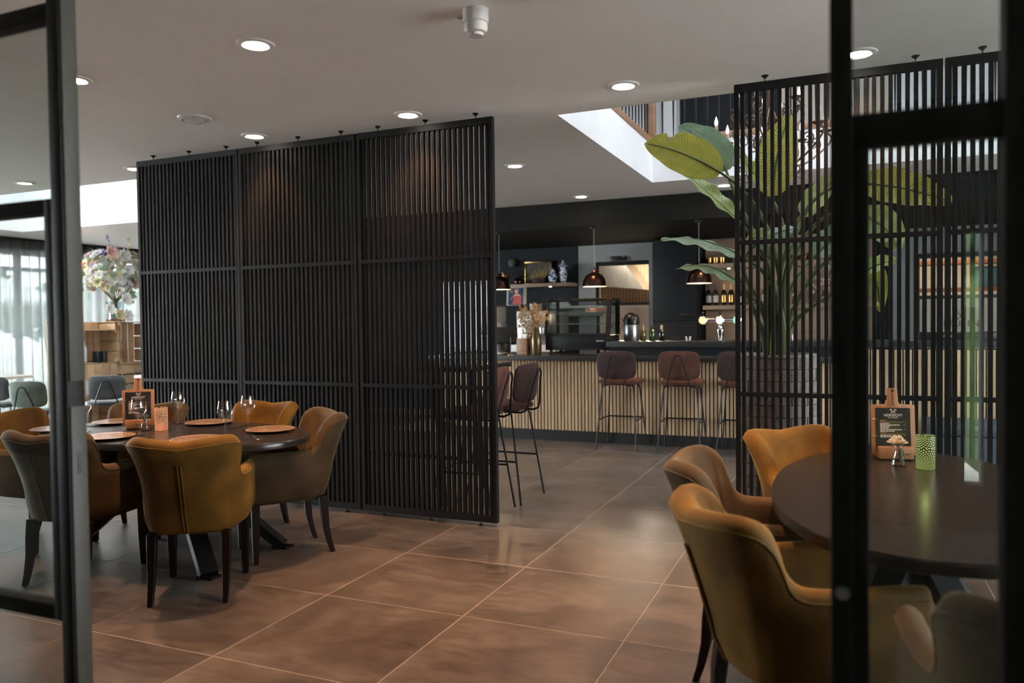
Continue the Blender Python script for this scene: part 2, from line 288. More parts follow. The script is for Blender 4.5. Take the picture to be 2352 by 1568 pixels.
# ------------------------------------------------------------------ mesh helpers
class MB:
    def __init__(s): s.v = []; s.f = []; s.uv = None
    def add(s, vs, fs):
        n = len(s.v); s.v += [tuple(v) for v in vs]; s.f += [tuple(i+n for i in f) for f in fs]; return s
    def box(s, x0, x1, y0, y1, z0, z1, mtx=None):
        vs = [Vector((x, y, z)) for x in (x0, x1) for y in (y0, y1) for z in (z0, z1)]
        if mtx: vs = [mtx @ v for v in vs]
        return s.add(vs, [(0, 1, 3, 2), (4, 6, 7, 5), (0, 4, 5, 1), (2, 3, 7, 6), (0, 2, 6, 4), (1, 5, 7, 3)])
    def beam(s, a, b, w, d, up=(0, 0, 1), w2=None, d2=None):
        a = Vector(a); b = Vector(b); t = (b-a).normalized(); u = Vector(up)
        if abs(t.dot(u)) > .98: u = Vector((0, 1, 0))
        x = t.cross(u).normalized(); y = x.cross(t); w2 = w2 or w; d2 = d2 or d
        vs = [p + x*sx*ww/2 + y*sy*dd/2 for p, ww, dd in ((a, w, d), (b, w2, d2)) for sx, sy in ((-1, -1), (1, -1), (1, 1), (-1, 1))]
        return s.add(vs, [(0, 1, 2, 3)[::-1], (4, 5, 6, 7), (0, 1, 5, 4), (1, 2, 6, 5), (2, 3, 7, 6), (3, 0, 4, 7)])
    def tube(s, pts, r, n=8, closed=False):
        pts = [Vector(p) for p in pts]; m = len(pts); rs = r if isinstance(r, (list, tuple)) else [r]*m
        t0 = (pts[1]-pts[0]).normalized(); u = Vector((0, 0, 1)) if abs(t0.z) < .9 else Vector((1, 0, 0))
        x = t0.cross(u).normalized(); vs = []
        for i, p in enumerate(pts):
            if closed: t = (pts[(i+1) % m]-pts[i-1]).normalized()
            else: t = (pts[min(i+1, m-1)]-pts[max(i-1, 0)]).normalized()
            x = (x - t*x.dot(t)).normalized(); y = t.cross(x)
            vs += [p + (x*math.cos(2*math.pi*k/n)+y*math.sin(2*math.pi*k/n))*rs[i] for k in range(n)]
        fs = []
        for i in range(m if closed else m-1):
            j = (i+1) % m
            fs += [(i*n+k, i*n+(k+1) % n, j*n+(k+1) % n, j*n+k) for k in range(n)]
        if not closed: fs += [tuple(range(n))[::-1], tuple((m-1)*n+k for k in range(n))]
        return s.add(vs, fs)
    def lathe(s, prof, n=24, c=(0, 0, 0), sx=1, sy=1, caps=True):
        vs = []; fs = []; m = len(prof)
        for r, z in prof: vs += [(c[0]+max(r, 1e-4)*sx*math.cos(2*math.pi*k/n), c[1]+max(r, 1e-4)*sy*math.sin(2*math.pi*k/n), c[2]+z) for k in range(n)]
        for i in range(m-1): fs += [(i*n+k, i*n+(k+1) % n, (i+1)*n+(k+1) % n, (i+1)*n+k) for k in range(n)]
        if caps: fs += [tuple(range(n))[::-1], tuple((m-1)*n+k for k in range(n))]
        return s.add(vs, fs)
    def prism(s, poly, z0, z1):
        n = len(poly); vs = [(x, y, z0) for x, y in poly]+[(x, y, z1) for x, y in poly]
        return s.add(vs, [tuple(range(n))[::-1], tuple(range(n, 2*n))]+[(i, (i+1) % n, n+(i+1) % n, n+i) for i in range(n)])
    def prism_xz(s, poly, y0, y1):
        n = len(poly); vs = [(x, y0, z) for x, z in poly]+[(x, y1, z) for x, z in poly]
        return s.add(vs, [tuple(range(n)), tuple(range(n, 2*n))[::-1]]+[(i, n+i, n+(i+1) % n, (i+1) % n) for i in range(n)])
    def grid(s, fn, nu, nv, uvf=None):
        n0 = len(s.v); vs = [fn(i/(nu-1), j/(nv-1)) for i in range(nu) for j in range(nv)]
        fs = [(i*nv+j, (i+1)*nv+j, (i+1)*nv+j+1, i*nv+j+1) for i in range(nu-1) for j in range(nv-1)]
        if uvf: s.uv = {n0+i*nv+j: uvf(i/(nu-1), j/(nv-1)) for i in range(nu) for j in range(nv)}
        return s.add(vs, fs)
def mesh(name, mb, bevel=0., segs=2, smooth=True, angle=35, solid=0.):
    me = bpy.data.meshes.new(name); me.from_pydata(mb.v, [], mb.f)
    if mb.uv:
        ul = me.uv_layers.new(name='UVMap')
        for lp in me.loops: ul.data[lp.index].uv = mb.uv[lp.vertex_index]
    bm = bmesh.new(); bm.from_mesh(me); bmesh.ops.recalc_face_normals(bm, faces=bm.faces)
    if bevel: bmesh.ops.bevel(bm, geom=list(bm.edges), offset=bevel, segments=segs, affect='EDGES', profile=.5, clamp_overlap=True)
    if solid: bmesh.ops.solidify(bm, geom=list(bm.faces), thickness=solid)
    bm.to_mesh(me); bm.free()
    if smooth: me.shade_smooth(); me.set_sharp_from_angle(angle=R(angle))
    return me
def place(name, me, mat, parent=None, loc=None, rz=0., rot=None):
    if not me.materials: me.materials.append(None)
    o = bpy.data.objects.new(name, me); COL.objects.link(o)
    o.material_slots[0].link = 'OBJECT'; o.material_slots[0].material = MATS[mat]
    if parent: o.parent = parent
    if loc is not None: o.location = loc
    if rot: o.rotation_euler = rot
    elif rz: o.rotation_euler = (0, 0, rz)
    return o
def ob(name, mb, mat, parent=None, loc=None, rz=0., rot=None, **kw): return place(name, mesh(name, mb, **kw), mat, parent, loc, rz, rot)
def tag(o, label, cat, group=None, kind=None):
    o['label'] = label
    if cat: o['category'] = cat
    if group: o['group'] = group
    if kind: o['kind'] = kind
    return o
def thing(name, label, cat, loc=(0, 0, 0), rz=0., group=None, kind=None):
    o = bpy.data.objects.new(name, None); COL.objects.link(o); o.location = loc; o.rotation_euler = (0, 0, rz); o.empty_display_size = .1
    return tag(o, label, cat, group, kind)
def struct(o, label=None):
    o['kind'] = 'structure'
    if label: o['label'] = label
    return o
def head(hx, hy): return math.atan2(-hx, hy)          # local +y looks along the heading
def text(name, body, size, mat, parent, loc, rot, extrude=.0008, align='CENTER', font_scale=1.0):
    cu = bpy.data.curves.new(name, 'FONT'); cu.body = body; cu.size = size; cu.extrude = extrude; cu.align_x = align; cu.offset = .0
    tmp = bpy.data.objects.new(name, cu); COL.objects.link(tmp)
    dg = bpy.context.evaluated_depsgraph_get(); me = bpy.data.meshes.new_from_object(tmp.evaluated_get(dg))
    bpy.data.objects.remove(tmp); me.materials.clear()
    return place(name, me, mat, parent, loc, rot=rot)
def spline(pts, n):
    out = []; m = len(pts)
    for i in range(n):
        t = i/(n-1)*(m-1); k = min(int(t), m-2); f = t-k
        p = [pts[max(k-1, 0)], pts[k], pts[k+1], pts[min(k+2, m-1)]]
        out.append(tuple(.5*(2*p[1][c]+(p[2][c]-p[0][c])*f+(2*p[0][c]-5*p[1][c]+4*p[2][c]-p[3][c])*f*f+(3*p[1][c]-p[0][c]-3*p[2][c]+p[3][c])*f**3) for c in range(len(pts[0]))))
    return out

# ================================================================== SETTING
ZC = 2.87; ZU = 3.24           # ceiling underside, upper floor level
XL, XR, YF, YB = -12.3, 4.3, -2.9, 11.25
# floor slab and porcelain tiles
fl = struct(ob('floor', MB().box(XL-.2, XR+.2, YF-.2, YB+3.6, -.15, -.0012), 'grout', smooth=False), 'brown grey concrete-look tiled floor with pale thin joints')
tm = mesh('tile', MB().box(-.3980, .3980, -.3980, .3980, -.008, 0), bevel=.0012, segs=1, smooth=False)
nt_ = 0
for j in range(-3, 10):
    for i in range(-14, 5):
        x = -.899+.8*i-.4; y = 3.315+.8*j-.4
        if y > 8.6 and x > -6 or y < .3 or (y < 1.6 and (x < -3.2 or x > 1.2)): continue
        place('tile', tm, 'concrete_tile', fl, (x, y, 0)); nt_ += 1
# ceiling with the stair void and the light well cut out
def slab(xs, ys, solid, z0, z1):
    mb = MB(); nx, ny = len(xs)-1, len(ys)-1
    def q(a, b, c, d): mb.add([a, b, c, d], [(0, 1, 2, 3)])
    for i in range(nx):
        for j in range(ny):
            if not solid(i, j): continue
            x0, x1, y0, y1 = xs[i], xs[i+1], ys[j], ys[j+1]
            q((x0, y0, z0), (x0, y1, z0), (x1, y1, z0), (x1, y0, z0)); q((x0, y0, z1), (x1, y0, z1), (x1, y1, z1), (x0, y1, z1))
            for di, dj, a, b in ((-1, 0, (x0, y0), (x0, y1)), (1, 0, (x1, y1), (x1, y0)), (0, -1, (x1, y0), (x0, y0)), (0, 1, (x0, y1), (x1, y1))):
                ii, jj = i+di, j+dj
                if not (0 <= ii < nx and 0 <= jj < ny and solid(ii, jj)): q((*a, z0), (*b, z0), (*b, z1), (*a, z1))
    return mb
VX0, VX1, VY0, VY1 = -1.85, 2.3, 5.147, 8.09
WX0, WX1, WY0, WY1 = -11.3, -5.2, 5.56, 7.80
xs = [XL-.2, WX0, WX1, VX0, VX1, XR+.2]; ys = [YF-.2, VY0, WY0, WY1, VY1, YB+.3]
mb = slab(xs, ys, lambda i, j: not ((i == 3 and 1 <= j <= 3) or (i == 1 and j == 2)), ZC, ZU)
me = mesh('ceiling', mb, smooth=False)
struct(place('ceiling', me, 'ceiling_paint'), 'white plaster ceiling with recessed downlights and an open stair void')
# window wall on the garden side
wl = struct(thing('wall_left', 'glazed garden wall with dark mullions', None, (0, 0, 0)))
ob('header', MB().box(XL-.15, XL+.05, YF, YB, 2.62, ZC), 'white_wall', wl, smooth=False)
ob('sill', MB().box(XL-.15, XL+.05, YF, YB, 0, .06), 'black_metal', wl, smooth=False)
ob('transom_bar', MB().box(XL-.1, XL-.02, YF, YB, 2.36, 2.42), 'black_metal', wl, smooth=False)
mull = mesh('mullion', MB().box(-.05, .05, -.035, .035, 0, 2.6), smooth=False)
ym = [-.1+1.42*k for k in range(9)]
for y in ym: place('mullion', mull, 'black_metal', wl, (XL-.06, y, .04))
for a, b in zip(ym[:-1], ym[1:]):
    ob('pane', MB().box(XL-.065, XL-.055, a+.035, b-.035, .06, 2.36), 'pane_clear', wl, smooth=False)
ob('end_wall', MB().box(XL-.15, XL+.05, YF, -.13, 0, 2.62), 'white_wall', wl, smooth=False)
# back wall: dark bar wall, pale kitchen fronts, openings
wb = struct(thing('wall_back', 'dark navy back wall behind the bar with two pale kitchen doorways', None, (0, 0, 0)))
def wallseg(x0, x1, z0, z1, mat, y0=YB, y1=YB+.2): return ob('wall_panel', MB().box(x0, x1, y0, y1, z0, z1), mat, wb, smooth=False)
wallseg(XL-.15, -8.2, 0, ZC, 'white_wall'); wallseg(-8.2, -6.1, 0, ZC, 'navy_wall'); wallseg(-6.1, -5.2, 0, .85, 'navy_wall'); wallseg(-6.1, -5.2, 2.1, ZC, 'navy_wall'); wallseg(-5.2, -3.707, 0, ZC, 'navy_wall')
wallseg(-3.707, -3.44, 0, 2.57, 'grey_wall'); wallseg(-2.62, -2.50, 0, 2.57, 'grey_wall'); wallseg(-3.44, -2.62, 2.315, 2.57, 'grey_wall')
wallseg(-2.50, .56, 0, 2.57, 'navy_wall'); wallseg(.56, .86, 0, 2.57, 'grey_wall'); wallseg(1.9, 2.3, 0, 2.57, 'grey_wall'); wallseg(.86, 1.9, 2.24, 2.57, 'grey_wall')
wallseg(2.3, XR+.2, 0, ZC, 'navy_wall'); wallseg(-3.707, 2.3, 2.57, ZC, 'navy_wall')
# window in the back wall (glimpsed between the screen slats)
wn = struct(thing('window_1', 'tall bright window in the back wall seen between the screen slats', None, (-5.65, YB, 0)))
ob('window_frame', MB().box(-.45, .45, .02, .12, .85, .92).box(-.45, .45, .02, .12, 2.03, 2.1).box(-.45, -.38, .02, .12, .92, 2.03).box(.38, .45, .02, .12, .92, 2.03).box(-.04, .04, .02, .12, .92, 2.03).box(-.38, .38, .04, .10, 1.6, 1.65), 'white_plastic', wn, smooth=False)
for x0, x1 in ((-.38, -.04), (.04, .38)): ob('pane', MB().box(x0, x1, .065, .075, .92, 2.03), 'pane_dim', wn, smooth=False)
# soffit over the bar
struct(ob('trim_1', MB().box(-9.0, XR+.2, 8.94, YB, 2.57, ZC), 'black_soffit', smooth=False), 'black lowered soffit above the bar')
# right wall with window, entrance wall
wr = struct(thing('wall_right', 'right hand wall with a wide window', None, (0, 0, 0)))
for a in ((YF, .8, 0, ZC), (7.2, YB, 0, ZC), (.8, 7.2, 0, .3), (.8, 7.2, 2.5, ZC)): ob('wall_panel', MB().box(XR, XR+.2, a[0], a[1], a[2], a[3]), 'white_wall', wr, smooth=False)
for k in range(5): ob('mullion', MB().box(XR+.02, XR+.1, .8+1.6*k-.03, .8+1.6*k+.03, .3, 2.5), 'black_metal', wr, smooth=False)
for k in range(4): ob('pane', MB().box(XR+.055, XR+.065, .83+1.6*k, .77+1.6*(k+1), .3, 2.5), 'pane_dim_right', wr, smooth=False)
wf = struct(thing('wall_front', 'entrance wall behind the glazed partition', None, (0, 0, 0)))
for a in ((XL, .735, 0, ZC), (.845, XR, 0, ZC), (.735, .845, 1.98, ZC), (.735, .845, 0, .3)): ob('wall_panel', MB().box(a[0], a[1], YF-.2, YF, a[2], a[3]), 'hall_wall', wf, smooth=False)
ob('pane', MB().box(.735, .845, YF-.1, YF-.09, .3, 1.98), 'pane_clear', wf, smooth=False)
# upper storey around the void
up = struct(thing('wall_upper', 'white upper storey walls above the stair void', None, (0, 0, 0)))
def us(mat, *b): return ob('wall_panel', MB().box(*b), mat, up, smooth=False)
us('white_wall', -5.2, -5.0, 3.2, 10.8, ZU, 5.5); us('white_wall', 4.5, 4.7, 3.2, 10.8, ZU, 5.5); us('white_wall', -5.2, 4.7, 3.0, 3.2, ZU, 5.5)
us('white_wall', -5.2, -2.05, 10.6, 10.8, ZU, 5.5); us('cabinet_navy', -2.05, -.75, 10.72, 10.8, ZU, 5.5); us('white_wall', -2.22, -2.05, 10.45, 10.6, ZU, 5.5); us('cream_panel', -.75, .55, 10.6, 10.8, ZU, 5.5); us('white_wall', .55, 4.7, 10.6, 10.8, ZU, 5.5)
ob('roof', slab([-5.2, -1.6, 2.0, 4.7], [3.0, 5.0, 8.2, 10.8], lambda i, j: not (i == 1 and j == 1), 5.5, 5.7), 'white_wall', up, smooth=False)
for k in range(3): ob('roof_pane', MB().box(-1.6+1.2*k+.02, -1.6+1.2*(k+1)-.02, 5.0, 8.2, 5.6, 5.61), 'pane_dim_skylight', up, smooth=False)
lw = struct(thing('wall_light_well', 'white light well above the dining room', None, (0, 0, 0)))
for b in ((WX0-.1, WX0, WY0-.1, WY1+.1), (WX1, WX1+.1, WY0-.1, WY1+.1), (WX0, WX1, WY0-.1, WY0), (WX0, WX1, WY1, WY1+.1)): ob('wall_panel', MB().box(*b, ZU, 4.05), 'white_wall', lw, smooth=False)
ob('roof_pane', MB().box(WX0, WX1, WY0, WY1, 4.02, 4.03), 'pane_well', lw, smooth=False)
# facing boards of the void
fc = struct(thing('trim_2', 'white facing boards lining the stair void', None, (0, 0, 0)))
ob('facing_board', MB().box(VX0, VX0+.012, VY0, VY1, ZC, ZU+.02), 'white_wall', fc, smooth=False)
ob('facing_board', MB().box(VX0, VX1, VY1-.012, VY1, ZC, ZU+.02), 'white_wall', fc, smooth=False)
# stair railing of the void
rl = struct(thing('trim_3', 'upper floor railing with wooden rail and black tapered balusters', None, (0, 0, 0)))
ob('rail_base', MB().box(VX0-.06, VX0+.02, VY0-.3, VY1+.03, ZU+.02, ZU+.085), 'rail_wood', rl, bevel=.004)
ob('rail_base', MB().box(VX0-.06, VX1+.3, VY1-.02, VY1+.07, ZU+.02, ZU+.085), 'rail_wood', rl, bevel=.004)
ob('newel_post', MB().box(VX0-.06, VX0+.04, VY1-.03, VY1+.07, ZU+.02, ZU+1.05), 'rail_wood', rl, bevel=.006)
ob('handrail', MB().box(VX0-.05, VX0+.02, VY0-.3, VY1, ZU+.95, ZU+1.0), 'rail_wood', rl, bevel=.006)
ob('handrail', MB().box(VX0, VX1+.3, VY1-.01, VY1+.06, ZU+.95, ZU+1.0), 'rail_wood', rl, bevel=.006)
bal = mesh('baluster', MB().lathe([(.004, 0), (.007, .1), (.013, .55), (.007, .9)], 8))
for k in range(23): place('baluster', bal, 'black_metal', rl, (VX0-.02, VY0+.1+.126*k, ZU+.07))
for k in range(36): place('baluster', bal, 'black_metal', rl, (VX0+.115*(k+1), VY1+.025, ZU+.07))
# garden
struct(ob('ground', MB().box(-45, 40, -30, 45, -.3, -.16), 'bounce_ground', smooth=False), 'garden ground outside the windows, made pale to bounce light onto the ceiling')
def bush(name, label, cx, cy_, rx, ry, h, n):
    random.seed(int(cx*7+cy_*13)); mb = MB()
    for _ in range(n):
        a = random.uniform(0, 6.283); e = math.acos(random.uniform(-.2, 1)); q = random.uniform(.82, 1.05)
        p = Vector((cx+rx*q*math.sin(e)*math.cos(a), cy_+ry*q*math.sin(e)*math.sin(a), h*.5+h*.5*q*math.cos(e)))
        s = random.uniform(.10, .22); d1 = Vector((random.gauss(0, 1), random.gauss(0, 1), random.gauss(0, 1))).normalized()*s; d2 = d1.cross(Vector((random.gauss(0, 1), random.gauss(0, 1), random.gauss(0, 1)))).normalized()*s*.6
        mb.add([p-d1, p-d2, p+d1, p+d2], [(0, 1, 2, 3)])
    t = thing(name, label, 'shrub', (0, 0, 0), group='garden shrubs')
    ob('foliage', mb, 'hedge_leaf', t, smooth=False)['kind'] = 'stuff'
    ob('core', MB().lathe([(.1, 0), (rx*.7, h*.25), (rx*.75, h*.55), (.1, h*.9)], 10, (cx, cy_, -.1)), 'hedge_leaf', t)
for k, (x, y, rx, ry, h, lb) in enumerate([(-19, 8.2, 1.6, 1.6, 2.4, 'broad leafy garden shrub behind the sheer curtain'), (-20.5, 12.0, 1.7, 1.7, 3.4, 'tall leafy garden shrub behind the flower crates'), (-20.5, 16.2, 1.8, 2.0, 2.9, 'leafy shrub beyond the far end of the window wall'), (-17, 4.2, 1.2, 1.2, 1.6, 'low leafy shrub outside the window near the lounge chairs'), (1.35, -5.2, 1.4, .7, 2.9, 'leafy shrub outside the narrow entrance window')]): bush('garden_shrub', lb, x, y, rx, ry, h, 1500)
t = thing('parasol', 'white garden parasol outside the curtained window', 'parasol', (-16.6, 10.6, -.12))
ob('canopy', MB().lathe([(1.5, 2.05), (1.5, 2.12), (.8, 2.45), (.03, 2.75)], 8), 'parasol', t, smooth=False); ob('pole', MB().lathe([(.025, 0), (.025, 2.6)], 8), 'white_plastic', t)
# sheer curtains
def curtain(y0, y1, label, seed):
    random.seed(seed); ph = random.random()*6; n = int((y1-y0)/.014)
    def fn(u, v):
        y = y0+(y1-y0)*u; z = .03+(2.80)*v
        return (-12.12+.055*math.sin(y*38+ph+.8*math.sin(y*7))*(.7+.3*v)+.012*math.sin(y*15+ph*2), y+.012*math.sin(y*9+z), z)
    t = thing('sheer_curtain', label, 'curtain', (0, 0, 0), group='sheer curtains along the window wall')
    ob('fabric', MB().grid(fn, n, 4), 'sheer_curtain', t, angle=180)
    ob('heading_tape', MB().grid(lambda u, v: (lambda p: (p[0]+.012, p[1], 2.70+.13*v))(fn(u, 1)), n//2, 2), 'sheer_curtain', t, angle=180)
curtain(6.2, 8.62, 'grey sheer curtain hanging by the lounge chairs', 3); curtain(8.66, 11.1, 'grey sheer curtain hanging behind the flower bouquet', 5)
struct(ob('trim_4', MB().box(-12.2, -12.06, -.1, 11.2, 2.83, ZC), 'black_metal', smooth=False), 'dark ceiling curtain track')

wp = struct(thing('wall_partition', 'solid wall either side of the glazed doorway', None, (0, 0, 0)))
ob('wall_panel', MB().box(XL, -3.15, 1.45, 1.55, 0, ZC), 'hall_wall', wp, smooth=False); ob('wall_panel', MB().box(.33, XR, 1.45, 1.55, 0, ZC), 'hall_wall', wp, smooth=False)
# glazed partition around the doorway the camera looks through
Y0 = 1.45
dl = struct(thing('door_1', 'open glazed door leaf with dark metal frame and pale lock edge', None, (0, Y0, 0)))
ob('stile', MB().box(-1.985, -1.94, 0, .055, 0.01, ZC), 'door_metal', dl, bevel=.002)
def railx(x0, x1, z0, z1, par, mat='door_metal'): return ob('rail', MB().box(x0, x1, .004, .05, z0, z1), mat, par, bevel=.002)
railx(-3.1, -1.985, 2.262, 2.305, dl); railx(-3.1, -2.02, 1.735, 1.775, dl); railx(-3.1, -2.02, .608, .65, dl)
ob('glazing_bead', MB().box(-2.02, -1.985, .004, .05, .608, 1.775), 'door_metal', dl, bevel=.002)
for z0, z1, d in ((1.275, 2.86, 0), (.02, 1.205, 0)): ob('edge_plate', MB().box(-1.94, -1.934, .006, .052, z0, z1), 'door_edge_metal', dl, bevel=.001)
ob('strike_slot', MB().box(-1.934, -1.9325, .022, .034, 1.02, 1.075), 'black_plastic', dl, smooth=False)
for z0, z1, x1 in ((.02, .608, -1.985), (.65, 1.735, -2.02), (1.775, 2.262, -1.985)): ob('pane', MB().box(-3.1, x1, .022, .030, z0, z1), 'pane_partition', dl, smooth=False)
ob('stile', MB().box(-3.15, -3.1, 0, .055, .01, ZC), 'door_metal', dl, bevel=.002)
dr = struct(thing('window_2', 'fixed glazed side panel with dark metal frame', None, (0, Y0, 0)))
ob('stile', MB().box(-.021, .016, 0, .055, .01, ZC), 'door_metal', dr, bevel=.002)
ob('glazing_bead', MB().box(.016, .041, .006, .05, .608, 1.768), 'door_metal', dr, bevel=.002)
ob('stile', MB().box(.238, .33, 0, .055, .01, ZC), 'door_metal', dr, bevel=.002)
for z0, z1 in ((2.262, 2.305), (1.712, 1.768), (.608, .65)): railx(.016, .238, z0, z1, dr)
for z0, z1, x0 in ((.02, .608, .016), (.65, 1.712, .041), (1.768, 2.262, .016), (2.305, 2.86, .016)): ob('pane', MB().box(x0, .238, .024, .032, z0, z1), 'pane_partition', dr, smooth=False)
ob('cylinder_lock', MB().lathe([(.011, 0), (.011, .012), (.006, .014)], 14), 'steel', dr, (-.002, -.001, .945), rot=(R(90), 0, 0))

# ================================================================== SLATTED SCREENS
YS = 4.862; PW = 1.114
slat_me = mesh('slat', MB().box(-.01075, .01075, -.016, .016, 0, 2.72), bevel=.0015, segs=1, smooth=False)
foot_me = mesh('levelling_foot', MB().lathe([(.019, 0), (.019, .004), (.006, .014), (.003, .016), (.003, .034)], 12))
top_me = mesh('ceiling_mount', MB().lathe([(.003, -.04), (.003, -.018), (.007, -.016), (.021, -.003), (.021, 0)], 12))
def screen_panel(x0, label, group):
    t = thing('slatted_screen_panel', label, 'screen', (x0, YS, 0), group=group); w = PW-.008
    ob('frame', MB().box(0, .026, -.02, .02, .03, 2.832).box(w-.026, w, -.02, .02, .03, 2.832).box(.026, w-.026, -.02, .02, .03, .075).box(.026, w-.026, -.02, .02, 2.787, 2.832), 'screen_metal', t, smooth=False)
    for z in (.968, 1.884): ob('cross_rail', MB().box(.026, w-.026, -.021, .019, z-.013, z+.013), 'screen_metal', t, smooth=False)
    for k in range(25): place('slat', slat_me, 'screen_metal', t, (.026+.0422*(k+1)-.0205, .003, .07))
    for f in (.16, .52, .88): place('levelling_foot', foot_me, 'black_metal', t, (w*f, 0, 0)); place('ceiling_mount', top_me, 'black_metal', t, (w*f, 0, ZC))
screen_panel(-5.548, 'black slatted screen panel at the end towards the garden curtains', 'black slatted screen panels')
screen_panel(-4.434, 'middle black slatted screen panel behind the oval table with plates', 'black slatted screen panels')
screen_panel(-3.312, 'black slatted screen panel with free edge beside the bar stools', 'black slatted screen panels')
screen_panel(-.602, 'black slatted screen panel in front of the brick-patterned planter', 'black slatted screen panels')
screen_panel(.516, 'black slatted screen panel behind the table with the green lantern', 'black slatted screen panels')
screen_panel(1.634, 'black slatted screen panel beyond the fixed glass side panel', 'black slatted screen panels')

# ================================================================== CEILING FITTINGS
dl_ring = mesh('trim_ring', MB().lathe([(.098, 0), (.095, -.008), (.080, -.012), (.070, -.011), (.070, 0)], 32))
dl_cone = mesh('reflector', MB().lathe([(.070, -.011), (.058, -.004), (.056, -.003)], 32, caps=False))
dl_disc = mesh('lamp', MB().lathe([(.057, -.0035), (.057, -.006), (.02, -.008), (.001, -.008)], 28))
def downlight(x, y, label, e=100):
    t = thing('downlight', label, 'ceiling lamp', (x, y, ZC), group='recessed ceiling downlights')
    place('trim_ring', dl_ring, 'ceiling_paint', t); place('reflector', dl_cone, 'downlight_cone', t); place('lamp', dl_disc, 'downlight_glow', t)
    nm = 'downlight_beam_offscreen' if (y < 4 and x > -2) else 'downlight_beam'; l = bpy.data.lights.new(nm, 'SPOT'); l.energy = e; l.color = (1, .50, .25); l.spot_size = R(96); l.spot_blend = .95; l.shadow_soft_size = .05
    o = bpy.data.objects.new(nm, l); COL.objects.link(o); o.parent = t; o.location = (0, 0, -.03)
for x, y, lb in [(-2.78, 3.18, 'bright round downlight over the tiled aisle in front of the slatted screen'), (-4.12, 3.18, 'round downlight beside the open door leaf, above the brown armchair'),
    (-1.24, 4.68, 'round downlight in the aisle near the corner of the stair void'), (-2.77, 4.68, 'round downlight close to the free end of the slatted screen'),
    (-4.13, 4.69, 'round downlight close to the middle panel of the slatted screen'), (-2.786, 6.62, 'round downlight between the screen and the bar soffit'),
    (-2.788, 8.59, 'round downlight next to the black bar soffit above the display case'), (-1.177, 8.59, 'round downlight next to the bar soffit behind the banana plant leaves'),
    (.08, 4.68, 'round downlight above the screen seen through the glass side panel'), (-5.95, 5.18, 'round downlight just behind the garden end of the screen'),
    (-7.485, 5.2, 'round downlight seen through the door pane near the light well'), (-10.46, 8.0, 'small distant downlight near the curtains beyond the light well'),
    (-1.24, 3.18, 'round downlight above the aisle beside the smoke detector'), (.08, 3.18, 'round downlight above the oval table with the rose')]: downlight(x, y, lb, 45 if 4.6 < y < 4.8 else 145 if y < 4 else 40)
t = thing('ceiling_vent', 'round white air valve on the ceiling above the slatted screen', 'vent', (-4.147, 4.115, ZC))
ob('flange', MB().lathe([(.115, 0), (.11, -.012), (.085, -.022), (.080, -.012), (.080, 0)], 36), 'white_plastic', t); ob('disc', MB().lathe([(.072, -.010), (.074, -.022), (.060, -.030), (.001, -.032)], 36), 'white_plastic', t)
t = thing('smoke_detector', 'white smoke detector on a deep base on the ceiling', 'smoke detector', (-1.565, 3.27, ZC))
ob('base', MB().lathe([(.060, 0), (.060, -.058), (.054, -.062)], 32), 'white_plastic', t); ob('body', MB().lathe([(.052, -.060), (.056, -.085), (.048, -.102), (.036, -.108)], 32), 'white_plastic', t); ob('sensor_cap', MB().lathe([(.036, -.106), (.034, -.120), (.001, -.124)], 28), 'white_plastic', t)
for k in range(2): ob('cable_gland', MB().lathe([(.008, 0), (.008, .02)], 10), 'white_plastic', t, (-.058, .02-.04*k, -.03), rot=(0, R(-90), 0))

# ================================================================== UPHOLSTERED ARMCHAIRS
ctrl = [(.272, .235, .655), (.280, .14, .660), (.284, .02, .658), (.277, -.075, .658), (.270, -.135, .668), (.262, -.172, .70), (.254, -.200, .775), (.240, -.232, .842), (.205, -.276, .872), (.12, -.312, .866), (0, -.326, .850)]
path = spline(ctrl, 34); full = path + [(-x, y, z) for x, y, z in reversed(path[:-1])]
def shell():
    mb = MB(); n = len(full); prof_n = None; rows = []
    for i, (x, y, top) in enumerate(full):
        a = Vector(full[max(i-1, 0)][:2]); b = Vector(full[min(i+1, n-1)][:2]); tg = (b-a).normalized(); nm = Vector((-tg.y, tg.x))
        if nm.dot(Vector((x, y+.05))) < 0: nm = -nm
        back = max(0., min(1., (-.05-y)/.25)); th = .070+.018*back
        ex = 1.2+1.6*abs(nm.x)
        def off(z, ex=ex, back=back): return (-.018-.026*back)-.02*max(0, (.44-z)/.07)**2+(.020+.130*back)*max(0, (z-.37)/.5)**ex
        h = th/2; pr = []
        for k in range(7): z = .37+(top-h-.37)*k/6; pr.append((off(z), z))
        for k in range(1, 6):
            an = math.pi*k/6; pr.append((off(top-h)-h+h*math.cos(an), top-h+h*math.sin(an)))
        for k in range(7): z = top-h-(top-h-.40)*k/6; pr.append((off(z)-th-.012*back*k/6, z))
        rows.append([Vector((x+nm.x*o, y+nm.y*o, z)) for o, z in pr])
    # rounded arm fronts
    def cap(row):
        c = sum(row, Vector())/len(row); cx = sum(r.x for r in row)/len(row); out = []
        for an in (30, 60, 85):
            s = math.cos(R(an)); d = .022*math.sin(R(an))
            out.append([Vector((cx+(r.x-cx)*(.15+.85*s), r.y+d, c.z+(r.z-c.z)*(.90+.10*s))) for r in row])
        return out
    rows = list(reversed(cap(rows[0])))+rows+cap(rows[-1])
    m = len(rows[0]); vs = [v for r in rows for v in r]; fs = []
    for i in range(len(rows)-1):
        for j in range(m): k = (j+1) % m; fs.append((i*m+j, i*m+k, (i+1)*m+k, (i+1)*m+j))
    fs += [tuple(range(m)), tuple((len(rows)-1)*m+j for j in range(m))[::-1]]
    mb.add(vs, fs); outer = [r[6] for r in rows[3:-3]]; mid = [rows[3+len(path)-1][k] for k in range(7)]
    return mb, outer, mid
smb, outer_edge, mid_line = shell()
CH = {}
